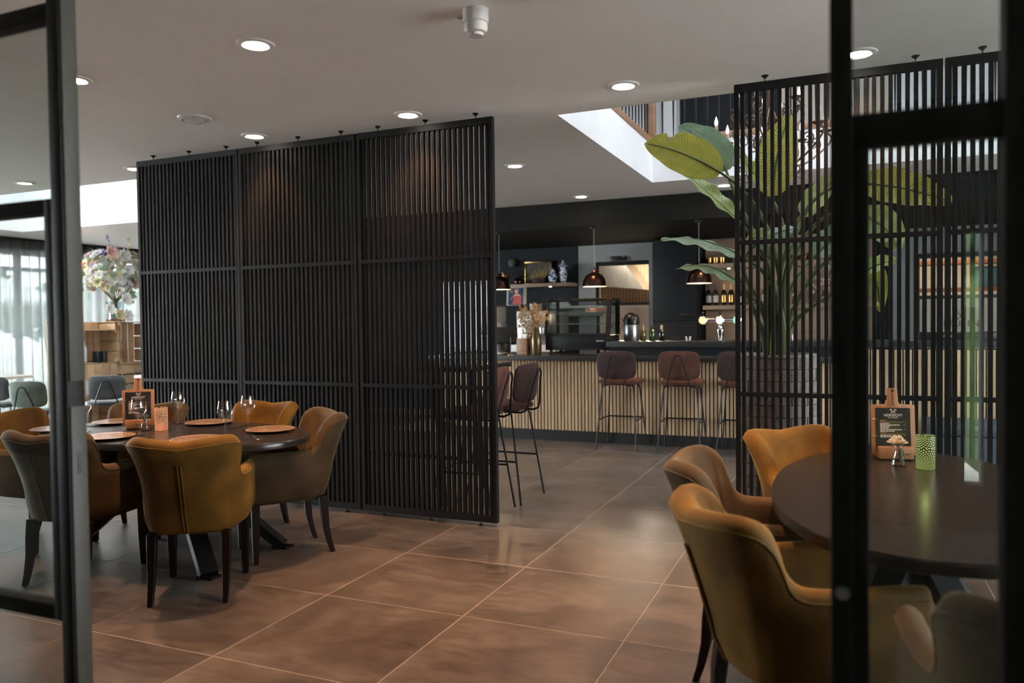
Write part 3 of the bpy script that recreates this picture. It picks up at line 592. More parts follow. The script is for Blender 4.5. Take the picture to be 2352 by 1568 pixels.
CH['shell'] = mesh('back_and_arms', smb, angle=80)
CH['piping'] = mesh('piping', MB().tube([v+Vector((0, 0, .004)) for v in outer_edge], .0035, 6))
CH['seam'] = mesh('back_seam', MB().tube([Vector((-.008, v.y-.002, v.z)) for v in mid_line[:6]], .004, 6).tube([Vector((.008, v.y-.002, v.z)) for v in mid_line[:6]], .004, 6))
CH['seat'] = mesh('seat_cushion', MB().prism([(-.195, -.20), (.195, -.20), (.208, -.05), (.205, .255), (-.205, .255), (-.208, -.05)], .385, .485), bevel=.03, segs=3, angle=60)
CH['base'] = mesh('seat_base', MB().prism([(-.15, -.225), (.15, -.225), (.215, -.12), (.225, .0), (.218, .232), (-.218, .232), (-.225, .0), (-.215, -.12)], .35, .40), bevel=.012)
def leg(rear):
    mb = MB(); L_ = [(.046, 0, .36), (.044, -.012, .26), (.038, -.020, .16), (.032, -.040, .07), (.027, -.062, .003)] if rear else [(.046, 0, .36), (.042, .0, .2), (.030, .002, .003)]
    vs = []; fs = []
    for w, y, z in L_: vs += [(-w/2, y-w/2, z), (w/2, y-w/2, z), (w/2, y+w/2, z), (-w/2, y+w/2, z)]
    for i in range(len(L_)-1): fs += [(i*4+k, i*4+(k+1) % 4, i*4+4+(k+1) % 4, i*4+4+k) for k in range(4)]
    fs += [(0, 1, 2, 3), tuple(len(vs)-4+k for k in range(4))]
    return mesh('leg', mb.add(vs, fs), bevel=.003, segs=1)
CH['rear'] = leg(True); CH['front'] = leg(False)
CH['glide'] = mesh('floor_glide', MB().lathe([(.010, 0), (.010, .004)], 10))
def armchair(label, top, h, mat, seat_mat=None, group='velvet armchairs'):
    hv = Vector((h[0], h[1])).normalized(); o = Vector(top)+hv*.385
    t = thing('velvet_armchair', label, 'armchair', (o.x, o.y, 0), head(hv.x, hv.y), group)
    b = place('back_and_arms', CH['shell'], mat, t); place('piping', CH['piping'], mat, b); place('back_seam', CH['seam'], mat, b)
    place('seat_cushion', CH['seat'], seat_mat or mat, t); place('seat_base', CH['base'], mat, t)
    for sx in (-1, 1):
        for y, k in ((-.205, 'rear'), (.205, 'front')):
            l = place('leg', CH[k], 'dark_leg_wood', t, (sx*(.183 if k == 'rear' else .198), y, 0)); place('floor_glide', CH['glide'], 'black_plastic', l, (0, -.062 if k == 'rear' else .002, 0))
    return t
armchair('ochre yellow velvet armchair seen from behind at the table set with plates', (-3.016, 2.838), (-.53, .85), 'velvet_ochre')
armchair('olive velvet armchair at the table end by the screen, beside the wine glasses', (-3.025, 4.178), (-.583, -.813), 'velvet_olive')
armchair('dark brown velvet armchair partly hidden behind the open door leaf', (-3.95, 2.736), (-.17, .985), 'velvet_olive')
armchair('orange velvet armchair against the middle of the slatted screen', (-3.86, 4.55), (.0, -1), 'velvet_ochre')
armchair('brown velvet armchair behind the menu board on the plate-set table', (-4.69, 4.20), (.50, -.86), 'velvet_olive')
armchair('ochre armchair at the garden end of the plate-set table', (-5.28, 3.42), (1, .05), 'velvet_ochre')
armchair('ochre yellow velvet armchair in front of the glass side panel, back turned', (-.445, 2.375), (.88, .47), 'velvet_ochre')
armchair('taupe olive velvet armchair between two yellow armchairs', (-.66, 3.22), (1, .03), 'velvet_olive')
armchair('amber orange velvet armchair standing against the screen by the planter', (-.32, 4.20), (.70, -.71), 'velvet_ochre')
armchair('dark armchair behind the glass side panel at the near table end', (.46, 1.70), (-.13, .99), 'velvet_olive')

# ================================================================== OVAL TABLES
def oval(rx, ry, n=64): return [(rx*math.copysign(abs(math.cos(a))**.92, math.cos(a)), ry*math.copysign(abs(math.sin(a))**.92, math.sin(a))) for a in [2*math.pi*k/n for k in range(n)]]
top_mb = MB()
for z, s in ((.716, .985), (.722, .997), (.752, 1.0), (.760, .994)): top_mb.v += [(x*s, y*s, z) for x, y in oval(.965, .515)]
for i in range(3): top_mb.f += [(i*64+k, i*64+(k+1) % 64, (i+1)*64+(k+1) % 64, (i+1)*64+k) for k in range(64)]
top_mb.f += [tuple(range(64))[::-1], tuple(192+k for k in range(64))]
TT = mesh('tabletop', top_mb, angle=40)
def table(label, x, y, rz):
    t = thing('oval_dining_table', label, 'dining table', (x, y, 0), rz, 'oval dining tables')
    place('tabletop', TT, 'table_wood', t)
    for sx in (-1, 1):
        for sy in (-1, 1): ob('leg', MB().beam((-sx*.10, -sy*.05, .70), (sx*.585, sy*.315, .012), .10, .055).box(sx*.585-.055, sx*.585+.055, sy*.315-.04, sy*.315+.04, 0, .014), 'black_metal', t, smooth=False)
    ob('support_plate', MB().box(-.42, .42, -.2, .2, .695, .716), 'black_metal', t, smooth=False)
    ob('leg_hub', MB().box(-.13, .13, -.10, .10, .42, .56), 'black_metal', t, bevel=.01)
table('oval dark wooden table set with plates and wine glasses', -3.885, 3.62, 0)
table('oval dark wooden table with a rose and a green lantern', .25, 3.32, R(90))

# ------------------------------------------------------------------ things on the tables
ZT = .760
glass_me = {'bowl': mesh('bowl', MB().lathe([(.004, .098), (.012, .104), (.030, .128), (.0455, .152), (.043, .178), (.036, .222), (.0352, .222), (.042, .178), (.0443, .152), (.029, .1295), (.011, .106), (.001, .103)], 28), angle=50),
            'stem': mesh('stem', MB().lathe([(.006, .006), (.0034, .02), (.003, .07), (.0045, .099)], 12)), 'foot': mesh('foot', MB().lathe([(.037, 0), (.037, .0016), (.012, .005), (.005, .010)], 28))}
def wine_glass(x, y, label):
    t = thing('wine_glass', label, 'wine glass', (x, y, ZT), group='empty wine glasses')
    for k in ('bowl', 'stem', 'foot'): place(k, glass_me[k], 'wine_glass', t)
for x, y, lb in [(-3.443, 3.80, 'empty wine glass before the orange armchair by the screen'), (-4.157, 3.92, 'empty wine glass beside the plate in front of the brown armchair'), (-3.345, 3.50, 'empty wine glass next to the back of the ochre armchair'), (-3.95, 3.42, 'empty wine glass standing in front of the menu board'), (-4.428, 3.42, 'empty wine glass close to the pale door edge'), (-4.79, 3.62, 'empty wine glass at the garden end of the table beside cutlery')]: wine_glass(x, y, lb)
pl_top = mesh('plate_face', MB().lathe([(.150, .018), (.146, .0195), (.118, .010), (.100, .007), (.001, .0065)], 48), angle=60)
pl_bot = mesh('plate_underside', MB().lathe([(.085, 0), (.095, .002), (.150, .0165), (.150, .018), (.100, .006), (.001, .005)], 48), angle=60)
for x, y, lb in [(-3.285, 3.82, 'brown glazed dinner plate before the olive armchair'), (-3.94, 3.97, 'brown glazed dinner plate before the orange armchair'), (-4.02, 3.26, 'brown glazed dinner plate before the dark brown armchair by the door'), (-4.60, 3.80, 'brown glazed dinner plate behind the menu board'), (-4.66, 3.40, 'brown glazed dinner plate at the garden end of the table'), (-3.42, 3.36, 'brown glazed dinner plate behind the back of the ochre armchair')]:
    t = thing('dinner_plate', lb, 'plate', (x, y, ZT), group='brown dinner plates'); place('plate_face', pl_top, 'plate_glaze', t); place('plate_underside', pl_bot, 'plate_under', t)
fork_me = mesh('fork', MB().box(-.004, .004, -.10, .03, 0, .0025).box(-.010, .010, .03, .045, 0, .0025).box(-.010, -.0065, .045, .095, 0, .0025).box(-.0035, -.0005, .045, .095, 0, .0025).box(.0005, .0035, .045, .095, 0, .0025).box(.0065, .010, .045, .095, 0, .0025), smooth=False)
knife_me = mesh('knife', MB().box(-.005, .005, -.11, -.01, 0, .004).prism([(-.006, -.01), (.008, -.01), (.009, .07), (.0, .11), (-.006, .105)], 0, .002), smooth=False)
for x, y, a, lb in [(-3.80, 3.20, 10, 'steel {} lying beside the plate near the door'), (-3.62, 3.93, 185, 'steel {} beside the plate of the orange armchair'), (-4.48, 3.96, 150, 'steel {} behind the menu board'), (-4.67, 3.60, 100, 'steel {} beside the plate at the garden end'), (-3.18, 3.62, 230, 'steel {} near the table rim by the olive armchair')]:
    for k, (nm, me_, dx) in enumerate((('fork', fork_me, 0), ('knife', knife_me, .03))):
        tag(place(nm, me_, 'cutlery', None, (x+dx*math.cos(R(a)), y+dx*math.sin(R(a)), ZT+.0003), rz=R(a)), lb.format(nm), nm, 'steel cutlery')
def menu_stand(label, x, y, rz, rows):
    t = thing('menu_stand', label, 'menu', (x, y, ZT), rz, 'wooden menu boards')
    ob('base_block', MB().box(-.075, .075, -.055, -.018, .006, .062).box(-.075, .075, .0, .03, .006, .05).box(-.075, .075, -.018, .0, .006, .02), 'board_acacia', t, bevel=.003)
    ob('base_foot', MB().box(-.065, .065, -.045, .02, 0, .008), 'black_plastic', t, smooth=False)
    text('engraving', 'HOFZICHT', .015, 'ink', t, (.022, -.0556, .024), (R(90), 0, 0), .0004)
    tilt = Matrix.Rotation(R(-6), 4, 'X')
    pl = [(-.095, .02), (.095, .02), (.095, .252), (.030, .256), (.024, .27), (.022, .33), (-.022, .33), (-.024, .27), (-.030, .256), (-.095, .252)]
    b = ob('board', MB().prism_xz(pl, -.006, .006), 'board_acacia', t, (0, -.010, .0), rot=(R(-6), 0, 0), bevel=.002)
    ob('hanging_hole', MB().lathe([(.007, 0), (.007, .0135)], 14), 'ink', b, (0, .0066, .318), rot=(R(90), 0, 0))
    text('handle_lettering', 'HOFZICHT', .0115, 'ink', b, (-.004, -.0068, .278), (R(90), R(90), 0), .0004)
    s = ob('menu_sheet', MB().box(-.078, .074, -.0085, -.0062, .04, .238), 'menu_black', b, smooth=False)
    for z in (.105, .185): ob('ring', MB().tube([(-.082+.012*math.cos(a), -.007+.006*math.sin(a), z) for a in [k*.6283 for k in range(10)]], .0012, 6, closed=True), 'chrome', b)
    text('heading', 'HOFZICHT', .0165, 'ink_white', s, (0, -.0088, .198), (R(90), 0, 0), .0003)
    text('subheading', 'ETEN & DRINKEN', .0055, 'ink_white', s, (0, -.0088, .190), (R(90), 0, 0), .0003)
    em = MB()
    for q in (-1, 1): em.beam((-q*.010, -.0088, .2135), (q*.008, -.0088, .226), .0012, .0018); em.tube([(q*.010+.004*math.cos(a), -.0088, .2285+.003*math.sin(a)) for a in [k*.6283 for k in range(10)]], .0009, 5, closed=True)
    ob('spoon_and_fork_emblem', em, 'ink_white', s, smooth=False)
    z = .176
    for kind, body, price in rows:
        if kind == 'h': text('section_title', body, .0075, 'ink_gold', s, (-.058, -.0088, z), (R(90), 0, 0), .0003, 'LEFT'); ob('rule', MB().box(-.058, .052, -.0092, -.0086, z-.0045, z-.0035), 'ink_gold', s, smooth=False); z -= .0125
        else:
            random.seed(int(z*9000)); mbl = MB(); xw = -.058; x_end = -.058+.0031*len(body)
            while xw < x_end: ww = random.uniform(.006, .014); mbl.box(xw, min(xw+ww, x_end), -.0091, -.0086, z, z+.0032); xw += ww+.0022
            ob('small_print', mbl, 'ink_white', s, smooth=False)
            if price: text('price', price, .0056, 'ink_gold', s, (.052, -.0088, z), (R(90), 0, 0), .0003, 'RIGHT')
            z -= .0072
ROWS = [('h', 'BROOD', ''), ('l', '-'*13, ''), ('l', '-'*28, '4,95'), ('l', '-'*14, ''), ('l', '-'*12, ''), ('l', '-'*30, '4,95'), ('l', '-'*20, ''), ('h', 'SOEPEN', ''), ('l', '-'*16, '4,95'), ('l', '-'*22, '')]
menu_stand('wooden handled menu board on the table with the rose and green lantern', .215, 4.02, R(12), ROWS)
menu_stand('wooden handled menu board on the table set with plates', -4.226, 3.66, R(44), ROWS)
def lantern(label, x, y, mat, rz=0):
    t = thing('candle_lantern', label, 'candle holder', (x, y, ZT), rz, 'perforated candle lanterns')
    ob('glass_cylinder', MB().lathe([(.036, 0), (.0385, .003), (.0385, .145), (.0365, .145), (.0365, .006), (.001, .006)], 40), mat, t, angle=50)
    ob('rim', MB().tube([(.0378*math.cos(k*.209), .0378*math.sin(k*.209), .146) for k in range(30)], .0016, 6, closed=True), 'black_metal', t)
    l = bpy.data.lights.new('candle_flame', 'POINT'); l.energy = .08; l.color = (1, .45, .18) if 'orange' in mat else (.8, .85, .25); l.shadow_soft_size = .01
    o = bpy.data.objects.new('candle_flame', l); COL.objects.link(o); o.parent = t; o.location = (0, 0, .16)
lantern('round dark lantern with orange glowing dots on the plate-set table', -4.02, 3.653, 'lantern_orange', R(-35)); lantern('round lantern with yellow green glowing dots beside the rose', .329, 3.80, 'lantern_green', R(-90))
def bud_vase(label, x, y, flower):
    t = thing('bud_vase', label, 'vase', (x, y, ZT), group='small glass bud vases')
    ob('glass_body', MB().lathe([(.030, 0), (.032, .004), (.027, .03), (.016, .065), (.017, .085), (.022, .098), (.0205, .098), (.0155, .085), (.0145, .065), (.025, .03), (.029, .008), (.001, .007)], 28), 'wine_glass', t, angle=50)
    if flower:
        f = thing('rose', 'cream rose bloom standing in the small glass vase', 'flower', (x, y, ZT))
        ob('stem', MB().tube([(.005, 0, .012), (.004, .0, .06), (-.004, 0, .105)], .0022, 6), 'stem_green', f)
        lf = MB().grid(lambda u, v: (.012+.020*math.sin(u*3.14)*(v-.5), .01*(v-.5), .02+.065*u), 8, 5); ob('leaf', lf, 'stem_green', f)
        for ring, (n, r, z, s, op) in enumerate([(4, .006, .118, .017, .1), (5, .014, .115, .022, .45), (6, .022, .110, .026, .8), (7, .030, .106, .028, 1.1)]):
            for k in range(n):
                a = 6.283*k/n+ring*.5; c, sn = math.cos(a), math.sin(a)
                def pf(u, v, a=a, c=c, sn=sn, r=r, z=z, s=s, op=op):
                    w = (v-.5)*2*s*(.55+.6*math.sin(u*2.4)); rr = r*.25+r*.9*u*(.5+op*.5)+.004*math.sin(v*3.14); return (c*rr-sn*w-.004, sn*rr+c*w, z-.016+.030*u*(1.15-.55*op*u)+.002*math.sin(v*9))
                ob('petal', MB().grid(pf, 5, 5), 'rose_petal', f, angle=180)
    else:
        ob('stem', MB().tube([(.005, 0, .012), (.004, .0, .06), (-.004, 0, .115)], .0022, 6), 'stem_green', t)
        for q in range(3): ob('leaf', MB().grid(lambda u, v, q=q: (.016*math.sin(u*3.14)*(v-.5)+.02*u*math.cos(q*2), .02*u*math.sin(q*2), .05+.06*u), 6, 4), 'stem_green', t)
bud_vase('small glass bud vase holding a cream rose', .225, 3.83, True); bud_vase('small glass bud vase with leaves against the menu board base', -4.10, 3.60, False)

# ================================================================== BAR STOOLS
ST = {}
def cush(w, d, h, curve, r):
    mb = MB(); n = 13
    def fn(u, v, s):
        x = (u-.5)*2; y = (v-.5)*2; q = (abs(x)**4.5+abs(y)**4.5)**(1/4.5); m = max(abs(x), abs(y)); k = m/q if q else 1
        X, Y = x*k*w/2, y*k*d/2; e = max(0, 1-m)**.5; return (X, Y, s*h/2*min(1, .35+e*1.3)+curve*(X/(w/2))**2)
    mb.grid(lambda u, v: fn(u, v, 1), n, n); mb.grid(lambda u, v: fn(u, v, -1), n, n)
    m = n*n; rim = [i*n for i in range(n)]+[(n-1)*n+j for j in range(1, n)]+[i*n+n-1 for i in range(n-2, -1, -1)]+[j for j in range(n-2, 0, -1)]
    mb.f += [(rim[k], rim[(k+1) % len(rim)], m+rim[(k+1) % len(rim)], m+rim[k]) for k in range(len(rim))]
    return mb
ST['seat'] = mesh('seat', cush(.46, .43, .07, .006, .1), angle=60); ST['back'] = mesh('backrest', cush(.44, .31, .05, -.03, .1), angle=60)
ST['seat_small'] = ST['seat']
def arch(yoff, zs, zt, half, toph, lean, seat_front):
    pts = [(half, seat_front, zs), (half, yoff+.05, zs-.005), (half-.005, yoff+.01, zs+.012)]
    for k in range(1, 6): f = k/6; pts.append((half-(half-toph)*f, yoff-lean*f, zs+.012+(zt-.05-zs)*f))
    for k in range(7): a = math.pi*k/6; pts.append((toph*math.cos(a), yoff-lean-.004, zt-.05+.05*math.sin(a)))
    return pts + [(-x, y, z) for x, y, z in reversed(pts[:-7])]
ST['arch'] = mesh('back_tube', MB().tube(arch(-.255, .715, 1.055, .125, .040, .050, .16), .0085, 8))
def legs_mesh(zs, ins, foot): return {(sx, sy): mesh('leg', MB().tube([(sx*ins, sy*(ins-.04), zs), (sx*(ins+.025), sy*(ins-.01), zs-.012), (sx*(ins+.035), sy*(ins+.005), zs-.04), (sx*foot, sy*(foot+.012), .0)], .0085, 8)) for sx in (-1, 1) for sy in (-1, 1)}
ST['legs'] = legs_mesh(.718, .14, .232)
def at_z(sx, sy, z, zs, ins, foot): f = (zs-.04-z)/(zs-.04); return (sx*(ins+.035+(foot-ins-.035)*f), sy*(ins+.005+(foot+.012-ins-.005)*f), z)
FR = [((a, z) ) for a, z in ()]
ST['rest'] = mesh('footrest', MB().tube([at_z(-1, -1, .33, .718, .14, .232), at_z(-1, 1, .33, .718, .14, .232), at_z(1, 1, .33, .718, .14, .232), at_z(1, -1, .33, .718, .14, .232)], .008, 8))
def stool(label, x, y, rz, back_mat, seat_mat):
    t = thing('bar_stool', label, 'bar stool', (x, y, 0), rz, 'upholstered bar stools')
    place('seat', ST['seat'], seat_mat, t, (0, .02, .745)); place('backrest', ST['back'], back_mat, t, (0, -.222, .938), rot=(R(90+7), 0, 0))
    place('back_tube', ST['arch'], 'black_metal', t); place('footrest', ST['rest'], 'black_metal', t)
    for k in ST['legs'].values(): place('leg', k, 'black_metal', t)
stool('plum brown bar stool at the bar in front of the display case', -2.29, 8.43, 0, 'stool_fabric_plum', 'stool_fabric'); stool('rust brown bar stool between two darker stools at the bar', -1.61, 8.42, R(2), 'stool_fabric', 'stool_fabric'); stool('plum brown bar stool at the bar half hidden by the planter', -.99, 8.43, 0, 'stool_fabric_plum', 'stool_fabric')
stool('plum bar stool at the high table, farther from the screen', -2.535, 5.74, R(88), 'stool_fabric_plum', 'stool_fabric_plum'); stool('rust brown bar stool at the high table, right behind the screen', -2.56, 5.20, R(92), 'stool_fabric', 'stool_fabric_plum')
stool('rust brown bar stool across the high table near the screen', -4.55, 5.22, R(-90), 'stool_fabric', 'stool_fabric'); stool('plum bar stool across the high table away from the screen', -4.55, 5.80, R(-92), 'stool_fabric_plum', 'stool_fabric')
t = thing('high_bar_table', 'black high table with rounded corners behind the slatted screen', 'table', (-3.55, 5.62, 0))
def rrect(w, d, r, n=6):
    out = []
    for cx, cy_, a0 in ((w-r, d-r, 0), (-w+r, d-r, 90), (-w+r, -d+r, 180), (w-r, -d+r, 270)): out += [(cx+r*math.cos(R(a0+90*k/n)), cy_+r*math.sin(R(a0+90*k/n))) for k in range(n+1)]
    return out
ob('tabletop', MB().prism(rrect(.98, .45, .12), 1.05, 1.09), 'table_wood', t, bevel=.004)
for sx in (-1, 1):
    for sy in (-1, 1): ob('leg', MB().beam((sx*.62, sy*.3, 1.05), (sx*.70, sy*.36, 0), .045, .045), 'black_metal', t, smooth=False)
ob('stretcher', MB().box(-.66, .66, -.02, .02, .30, .33), 'black_metal', t, smooth=False)

# grey lounge chairs by the garden windows
ch_leg = legs_mesh(.43, .16, .235); ch_arch = mesh('back_tube', MB().tube(arch(-.275, .43, .75, .14, .05, .05, .17), .0085, 8))
ch_brace = mesh('brace', MB().tube([at_z(-1, -1, .2, .43, .16, .235), at_z(-1, 1, .2, .43, .16, .235)], .007, 6).tube([at_z(1, -1, .2, .43, .16, .235), at_z(1, 1, .2, .43, .16, .235)], .007, 6))
def lounge(label, x, y, h, mat):
    t = thing('dining_chair', label, 'chair', (x, y, 0), head(*h), 'grey upholstered dining chairs')
    place('seat', ST['seat'], mat, t, (0, .01, .455)); place('backrest', ST['back'], mat, t, (0, -.245, .66), rot=(R(98), 0, 0)); place('back_tube', ch_arch, 'black_metal', t); place('brace', ch_brace, 'black_metal', t)
    for k in ch_leg.values(): place('leg', k, 'black_metal', t)
lounge('dark grey upholstered chair with black tube frame by the sheer curtain', -10.0, 6.60, (-.35, .94), 'grey_velvet'); lounge('sage green upholstered chair with black tube frame by the crates', -8.75, 6.20, (-.35, .94), 'sage_velvet'); lounge('dark grey upholstered chair in front of the crate shelf', -8.75, 7.10, (-.75, .66), 'grey_velvet')
t = thing('side_table', 'small white table by the sheer curtain', 'table', (-11.25, 7.3, 0)); ob('tabletop', MB().prism(rrect(.35, .35, .05), .70, .74), 'white_plastic', t); ob('pedestal', MB().lathe([(.2, 0), (.2, .015), (.03, .03), (.03, .70)], 20), 'black_metal', t)

# ================================================================== THE BAR
bar = thing('bar_counter', 'bar counter front of upright oak slats on a black plinth', 'bar counter', (0, 0, 0))
ob('carcass', MB().box(-4.8, 3.3, 8.715, 9.05, .02, .96).box(.10, 3.3, 8.715, 9.0, .96, 1.10), 'black_metal', bar, smooth=False)
ob('plinth', MB().box(-4.8, 3.3, 8.69, 8.715, 0, .125), 'granite', bar, smooth=False)
s1 = mesh('slat', MB().box(-.0145, .0145, -.012, .012, 0, .83), bevel=.001, segs=1, smooth=False); s2 = mesh('slat', MB().box(-.0145, .0145, -.012, .012, 0, .97), bevel=.001, segs=1, smooth=False)
k = 0; x = -4.78
while x < 3.28: place('slat', s1 if x < .09 else s2, 'oak_slat', bar, (x, 8.703, .127)); x += .0425
tag(ob('lower_worktop', MB().box(-4.85, .10, 8.62, 9.15, .960, 1.020), 'granite', bevel=.003), 'low black granite worktop along the bar front', 'worktop')
r = thing('raised_bar_top', 'raised black granite bar top behind the stools', 'worktop', (0, 0, 0))
ob('upstand', MB().box(-2.54, .10, 8.80, 8.83, 1.021, 1.115), 'cabinet_navy', r, smooth=False); ob('slab', MB().box(-2.555, 3.35, 8.75, 9.38, 1.115, 1.183), 'granite', r, bevel=.003)
b = thing('upholstered_bench', 'low blue grey upholstered bench in front of the bar behind the screen', 'bench', (1.75, 8.25, 0))
ob('seat', MB().box(-1.05, 1.05, -.28, .28, .34, .45), 'bench_fabric', b, bevel=.02); ob('base', MB().box(-1.03, 1.03, -.26, .26, .0, .335), 'bench_fabric', b, bevel=.006)
# pendant lamps
sh_o = mesh('shade', MB().lathe([(.022, .172), (.05, .166), (.09, .145), (.120, .11), (.140, .06), (.148, .0), (.146, .0), (.138, .06), (.118, .108), (.088, .142), (.05, .162), (.02, .167)], 40), angle=50)
sh_i = mesh('shade_lining', MB().lathe([(.1455, .001), (.1375, .06), (.117, .107), (.087, .140), (.02, .160)], 40, caps=False), angle=60)
for x, lb in ((-2.79, 'copper brown dome pendant lamp above the display case'), (-1.53, 'copper brown dome pendant lamp above the beer tap end of the bar'), (-4.06, 'copper brown dome pendant lamp beside the free edge of the screen')):
    t = thing('pendant_lamp', lb, 'pendant lamp', (x, 9.08, 1.845), group='dome pendant lamps over the bar')
    place('shade', sh_o, 'copper_shade', t); place('shade_lining', sh_i, 'shade_inside', t); ob('cap', MB().lathe([(.03, .165), (.034, .178), (.022, .2), (.006, .205), (.006, .24)], 20), 'copper_shade', t)
    ob('cord', MB().tube([(0, 0, .235), (0, 0, .715)], .003, 6), 'grey_plastic', t); ob('ceiling_rose', MB().lathe([(.045, .725), (.045, .707), (.03, .700)], 20), 'black_metal', t); ob('bulb', MB().lathe([(.01, .10), (.03, .06), (.028, .04), (.001, .03)], 14), 'pendant_bulb', t)
    l = bpy.data.lights.new('pendant_glow', 'POINT'); l.energy = 5; l.color = (1, .66, .36); l.shadow_soft_size = .03; o = bpy.data.objects.new('pendant_glow', l); COL.objects.link(o); o.parent = t; o.location = (0, 0, .015)
# refrigerated display case
t = thing('display_case', 'black glass-fronted refrigerated display case on the low worktop', 'display case', (-2.93, 8.99, 1.0205))
prof = [(-.20, .06), (.26, .06), (.26, .66), (-.06, .665), (-.11, .64), (-.195, .24)]
def side(x0, x1):
    mb = MB(); n = len(prof); vs = [(x, y, z) for x in (x0, x1) for y, z in prof]; return mb.add(vs, [tuple(range(n)), tuple(range(n, 2*n))[::-1]]+[(i, n+i, n+(i+1) % n, (i+1) % n) for i in range(n)])
def rim(x0, x1):
    mb = MB(); pts = [(-.195, .24), (-.11, .64), (-.06, .665), (.26, .66)]
    for a, b_ in zip(pts[:-1], pts[1:]): mb.beam(((x0+x1)/2, *a), ((x0+x1)/2, *b_), abs(x1-x0), .03, up=(0, 0, 1))
    return mb.box(x0, x1, .23, .26, .24, .66)
ob('base', MB().box(-.40, .40, -.195, .26, .06, .235), 'black_plastic', t, bevel=.006); ob('sill', MB().box(-.40, .40, -.205, -.17, .235, .262), 'black_metal', t, smooth=False)
ob('side_frame', rim(-.41, -.375), 'black_plastic', t, smooth=False); ob('side_frame', rim(.36, .41), 'black_plastic', t, smooth=False)
ob('front_pane', MB().add([(-.375, -.188, .255), (.36, -.188, .255), (.36, -.108, .64), (-.375, -.108, .64), (-.375, -.182, .255), (.36, -.182, .255), (.36, -.102, .64), (-.375, -.102, .64)], [(0, 1, 2, 3), (7, 6, 5, 4), (0, 4, 5, 1), (3, 2, 6, 7)]), 'pane_case', t, smooth=False)
for x in (-.393, .385): ob('side_pane', MB().prism([(-.17, 0), (.23, 0), (.23, .01), (-.17, .01)], 0, .001) if False else MB().box(x-.003, x+.003, -.10, .23, .25, .63), 'pane_case', t, smooth=False)
ob('top', MB().box(-.375, .36, -.07, .25, .650, .672), 'black_metal', t, smooth=False); ob('light_strip', MB().box(-.10, .36, -.085, -.055, .668, .680), 'brass', t, smooth=False)
for z in (.37, .50): ob('glass_shelf', MB().box(-.37, .355, -.10, .22, z, z+.008), 'pane_case', t, smooth=False); ob('shelf_rail', MB().box(-.37, .355, -.105, -.098, z-.004, z+.010), 'grey_plastic', t, smooth=False)
ob('ventilation_grille', MB().box(-.30, .30, -.197, -.190, .062, .085), 'black_metal', t, smooth=False); text('maker_lettering', 'gempeto', .026, 'ink_white', t, (.29, -.1965, .165), (R(90), 0, 0))
for sx in (-1, 1):
    for sy in (-.15, .2): ob('foot', MB().lathe([(.016, 0), (.02, .06)], 10), 'black_plastic', t, (sx*.34, sy, 0))
t = thing('cake', 'flat brown cake on the upper shelf of the display case', 'cake', (-2.75, 8.99, 1.0205+.509)); ob('cake_body', MB().lathe([(.13, .008), (.13, .045), (.12, .052), (.001, .05)], 28), 'cake', t); ob('cake_plate', MB().lathe([(.10, 0), (.15, .006), (.15, .008), (.001, .008)], 28), 'white_plastic', t)
# thermos jug
t = thing('thermos_jug', 'steel pump thermos jug with black top', 'thermos', (-2.325, 9.05, 1.1835))
ob('body', MB().lathe([(.088, 0), (.092, .01), (.092, .19), (.090, .195)], 36), 'steel', t); ob('collar', MB().lathe([(.093, .19), (.097, .2), (.094, .27), (.075, .305), (.05, .322), (.001, .326)], 36), 'black_plastic', t); ob('spout', MB().box(-.02, .02, -.115, -.06, .255, .29), 'black_plastic', t, bevel=.008); ob('pump_lever', MB().box(-.03, .03, -.05, .06, .318, .338), 'black_plastic', t, bevel=.006)
# bottles
def bottle_mesh(r, h, neck): return mesh('bottle_body', MB().lathe([(r*.9, 0), (r, .006), (r, h*.56), (r*.85, h*.64), (neck, h*.74), (neck*.95, h*.97), (neck*1.15, h*.975), (neck*1.15, h), (.001, h)], 24), angle=50)
BT = {'wine': bottle_mesh(.037, .30, .0135), 'small': bottle_mesh(.037, .185, .013), 'squat': bottle_mesh(.048, .25, .016), 'tall': bottle_mesh(.033, .32, .013)}
def bottle(label, x, y, z, kind, mat, lab=None, foil=None, r=.037, h=.30, group='bottles on the bar shelves'):
    t = thing('bottle', label, 'bottle', (x, y, z), group=group); place('bottle_body', BT[kind], mat, t)
    if lab: ob('bottle_label', MB().lathe([(r+.0008, h*.14), (r+.0008, h*.46)], 24, caps=False), lab, t)
    if foil: ob('foil', MB().lathe([(r*.42, h*.72), (r*.42, h*1.002), (.001, h*1.003)], 16), foil, t)
for x, m, f, lb in ((-2.198, 'bottle_olive', 'cork_foil', 'small olive glass bottle beside the thermos jug'), (-2.088, 'bottle_green', 'black_plastic', 'small green glass bottle between two others on the bar top'), (-1.975, 'bottle_dark', 'cork_foil', 'small dark bottle with gold neck on the bar top')): bottle(lb, x, 9.1, 1.1835, 'small', m, None, f, .037, .185, 'small bottles on the raised bar top')
t = thing('sunglasses', 'dark folded spectacles lying on the bar top', 'glasses', (-1.80, 9.0, 1.1835))
for sx in (-1, 1): ob('lens', MB().lathe([(.024, 0), (.026, .004), (.024, .006)], 18), 'black_plastic', t, (sx*.03, 0, .026), rot=(R(80), 0, 0))
ob('frame', MB().tube([(-.056, 0, .03), (-.056, .05, .006), (.02, .07, .004)], .003, 6).tube([(.056, 0, .03), (.056, .05, .006), (-.02, .08, .004)], .003, 6).tube([(-.006, 0, .03), (.006, 0, .03)], .003, 6), 'black_plastic', t)
t = thing('card_holder', 'small white folded cards standing on the bar top', 'cards', (-1.66, 9.0, 1.1835))
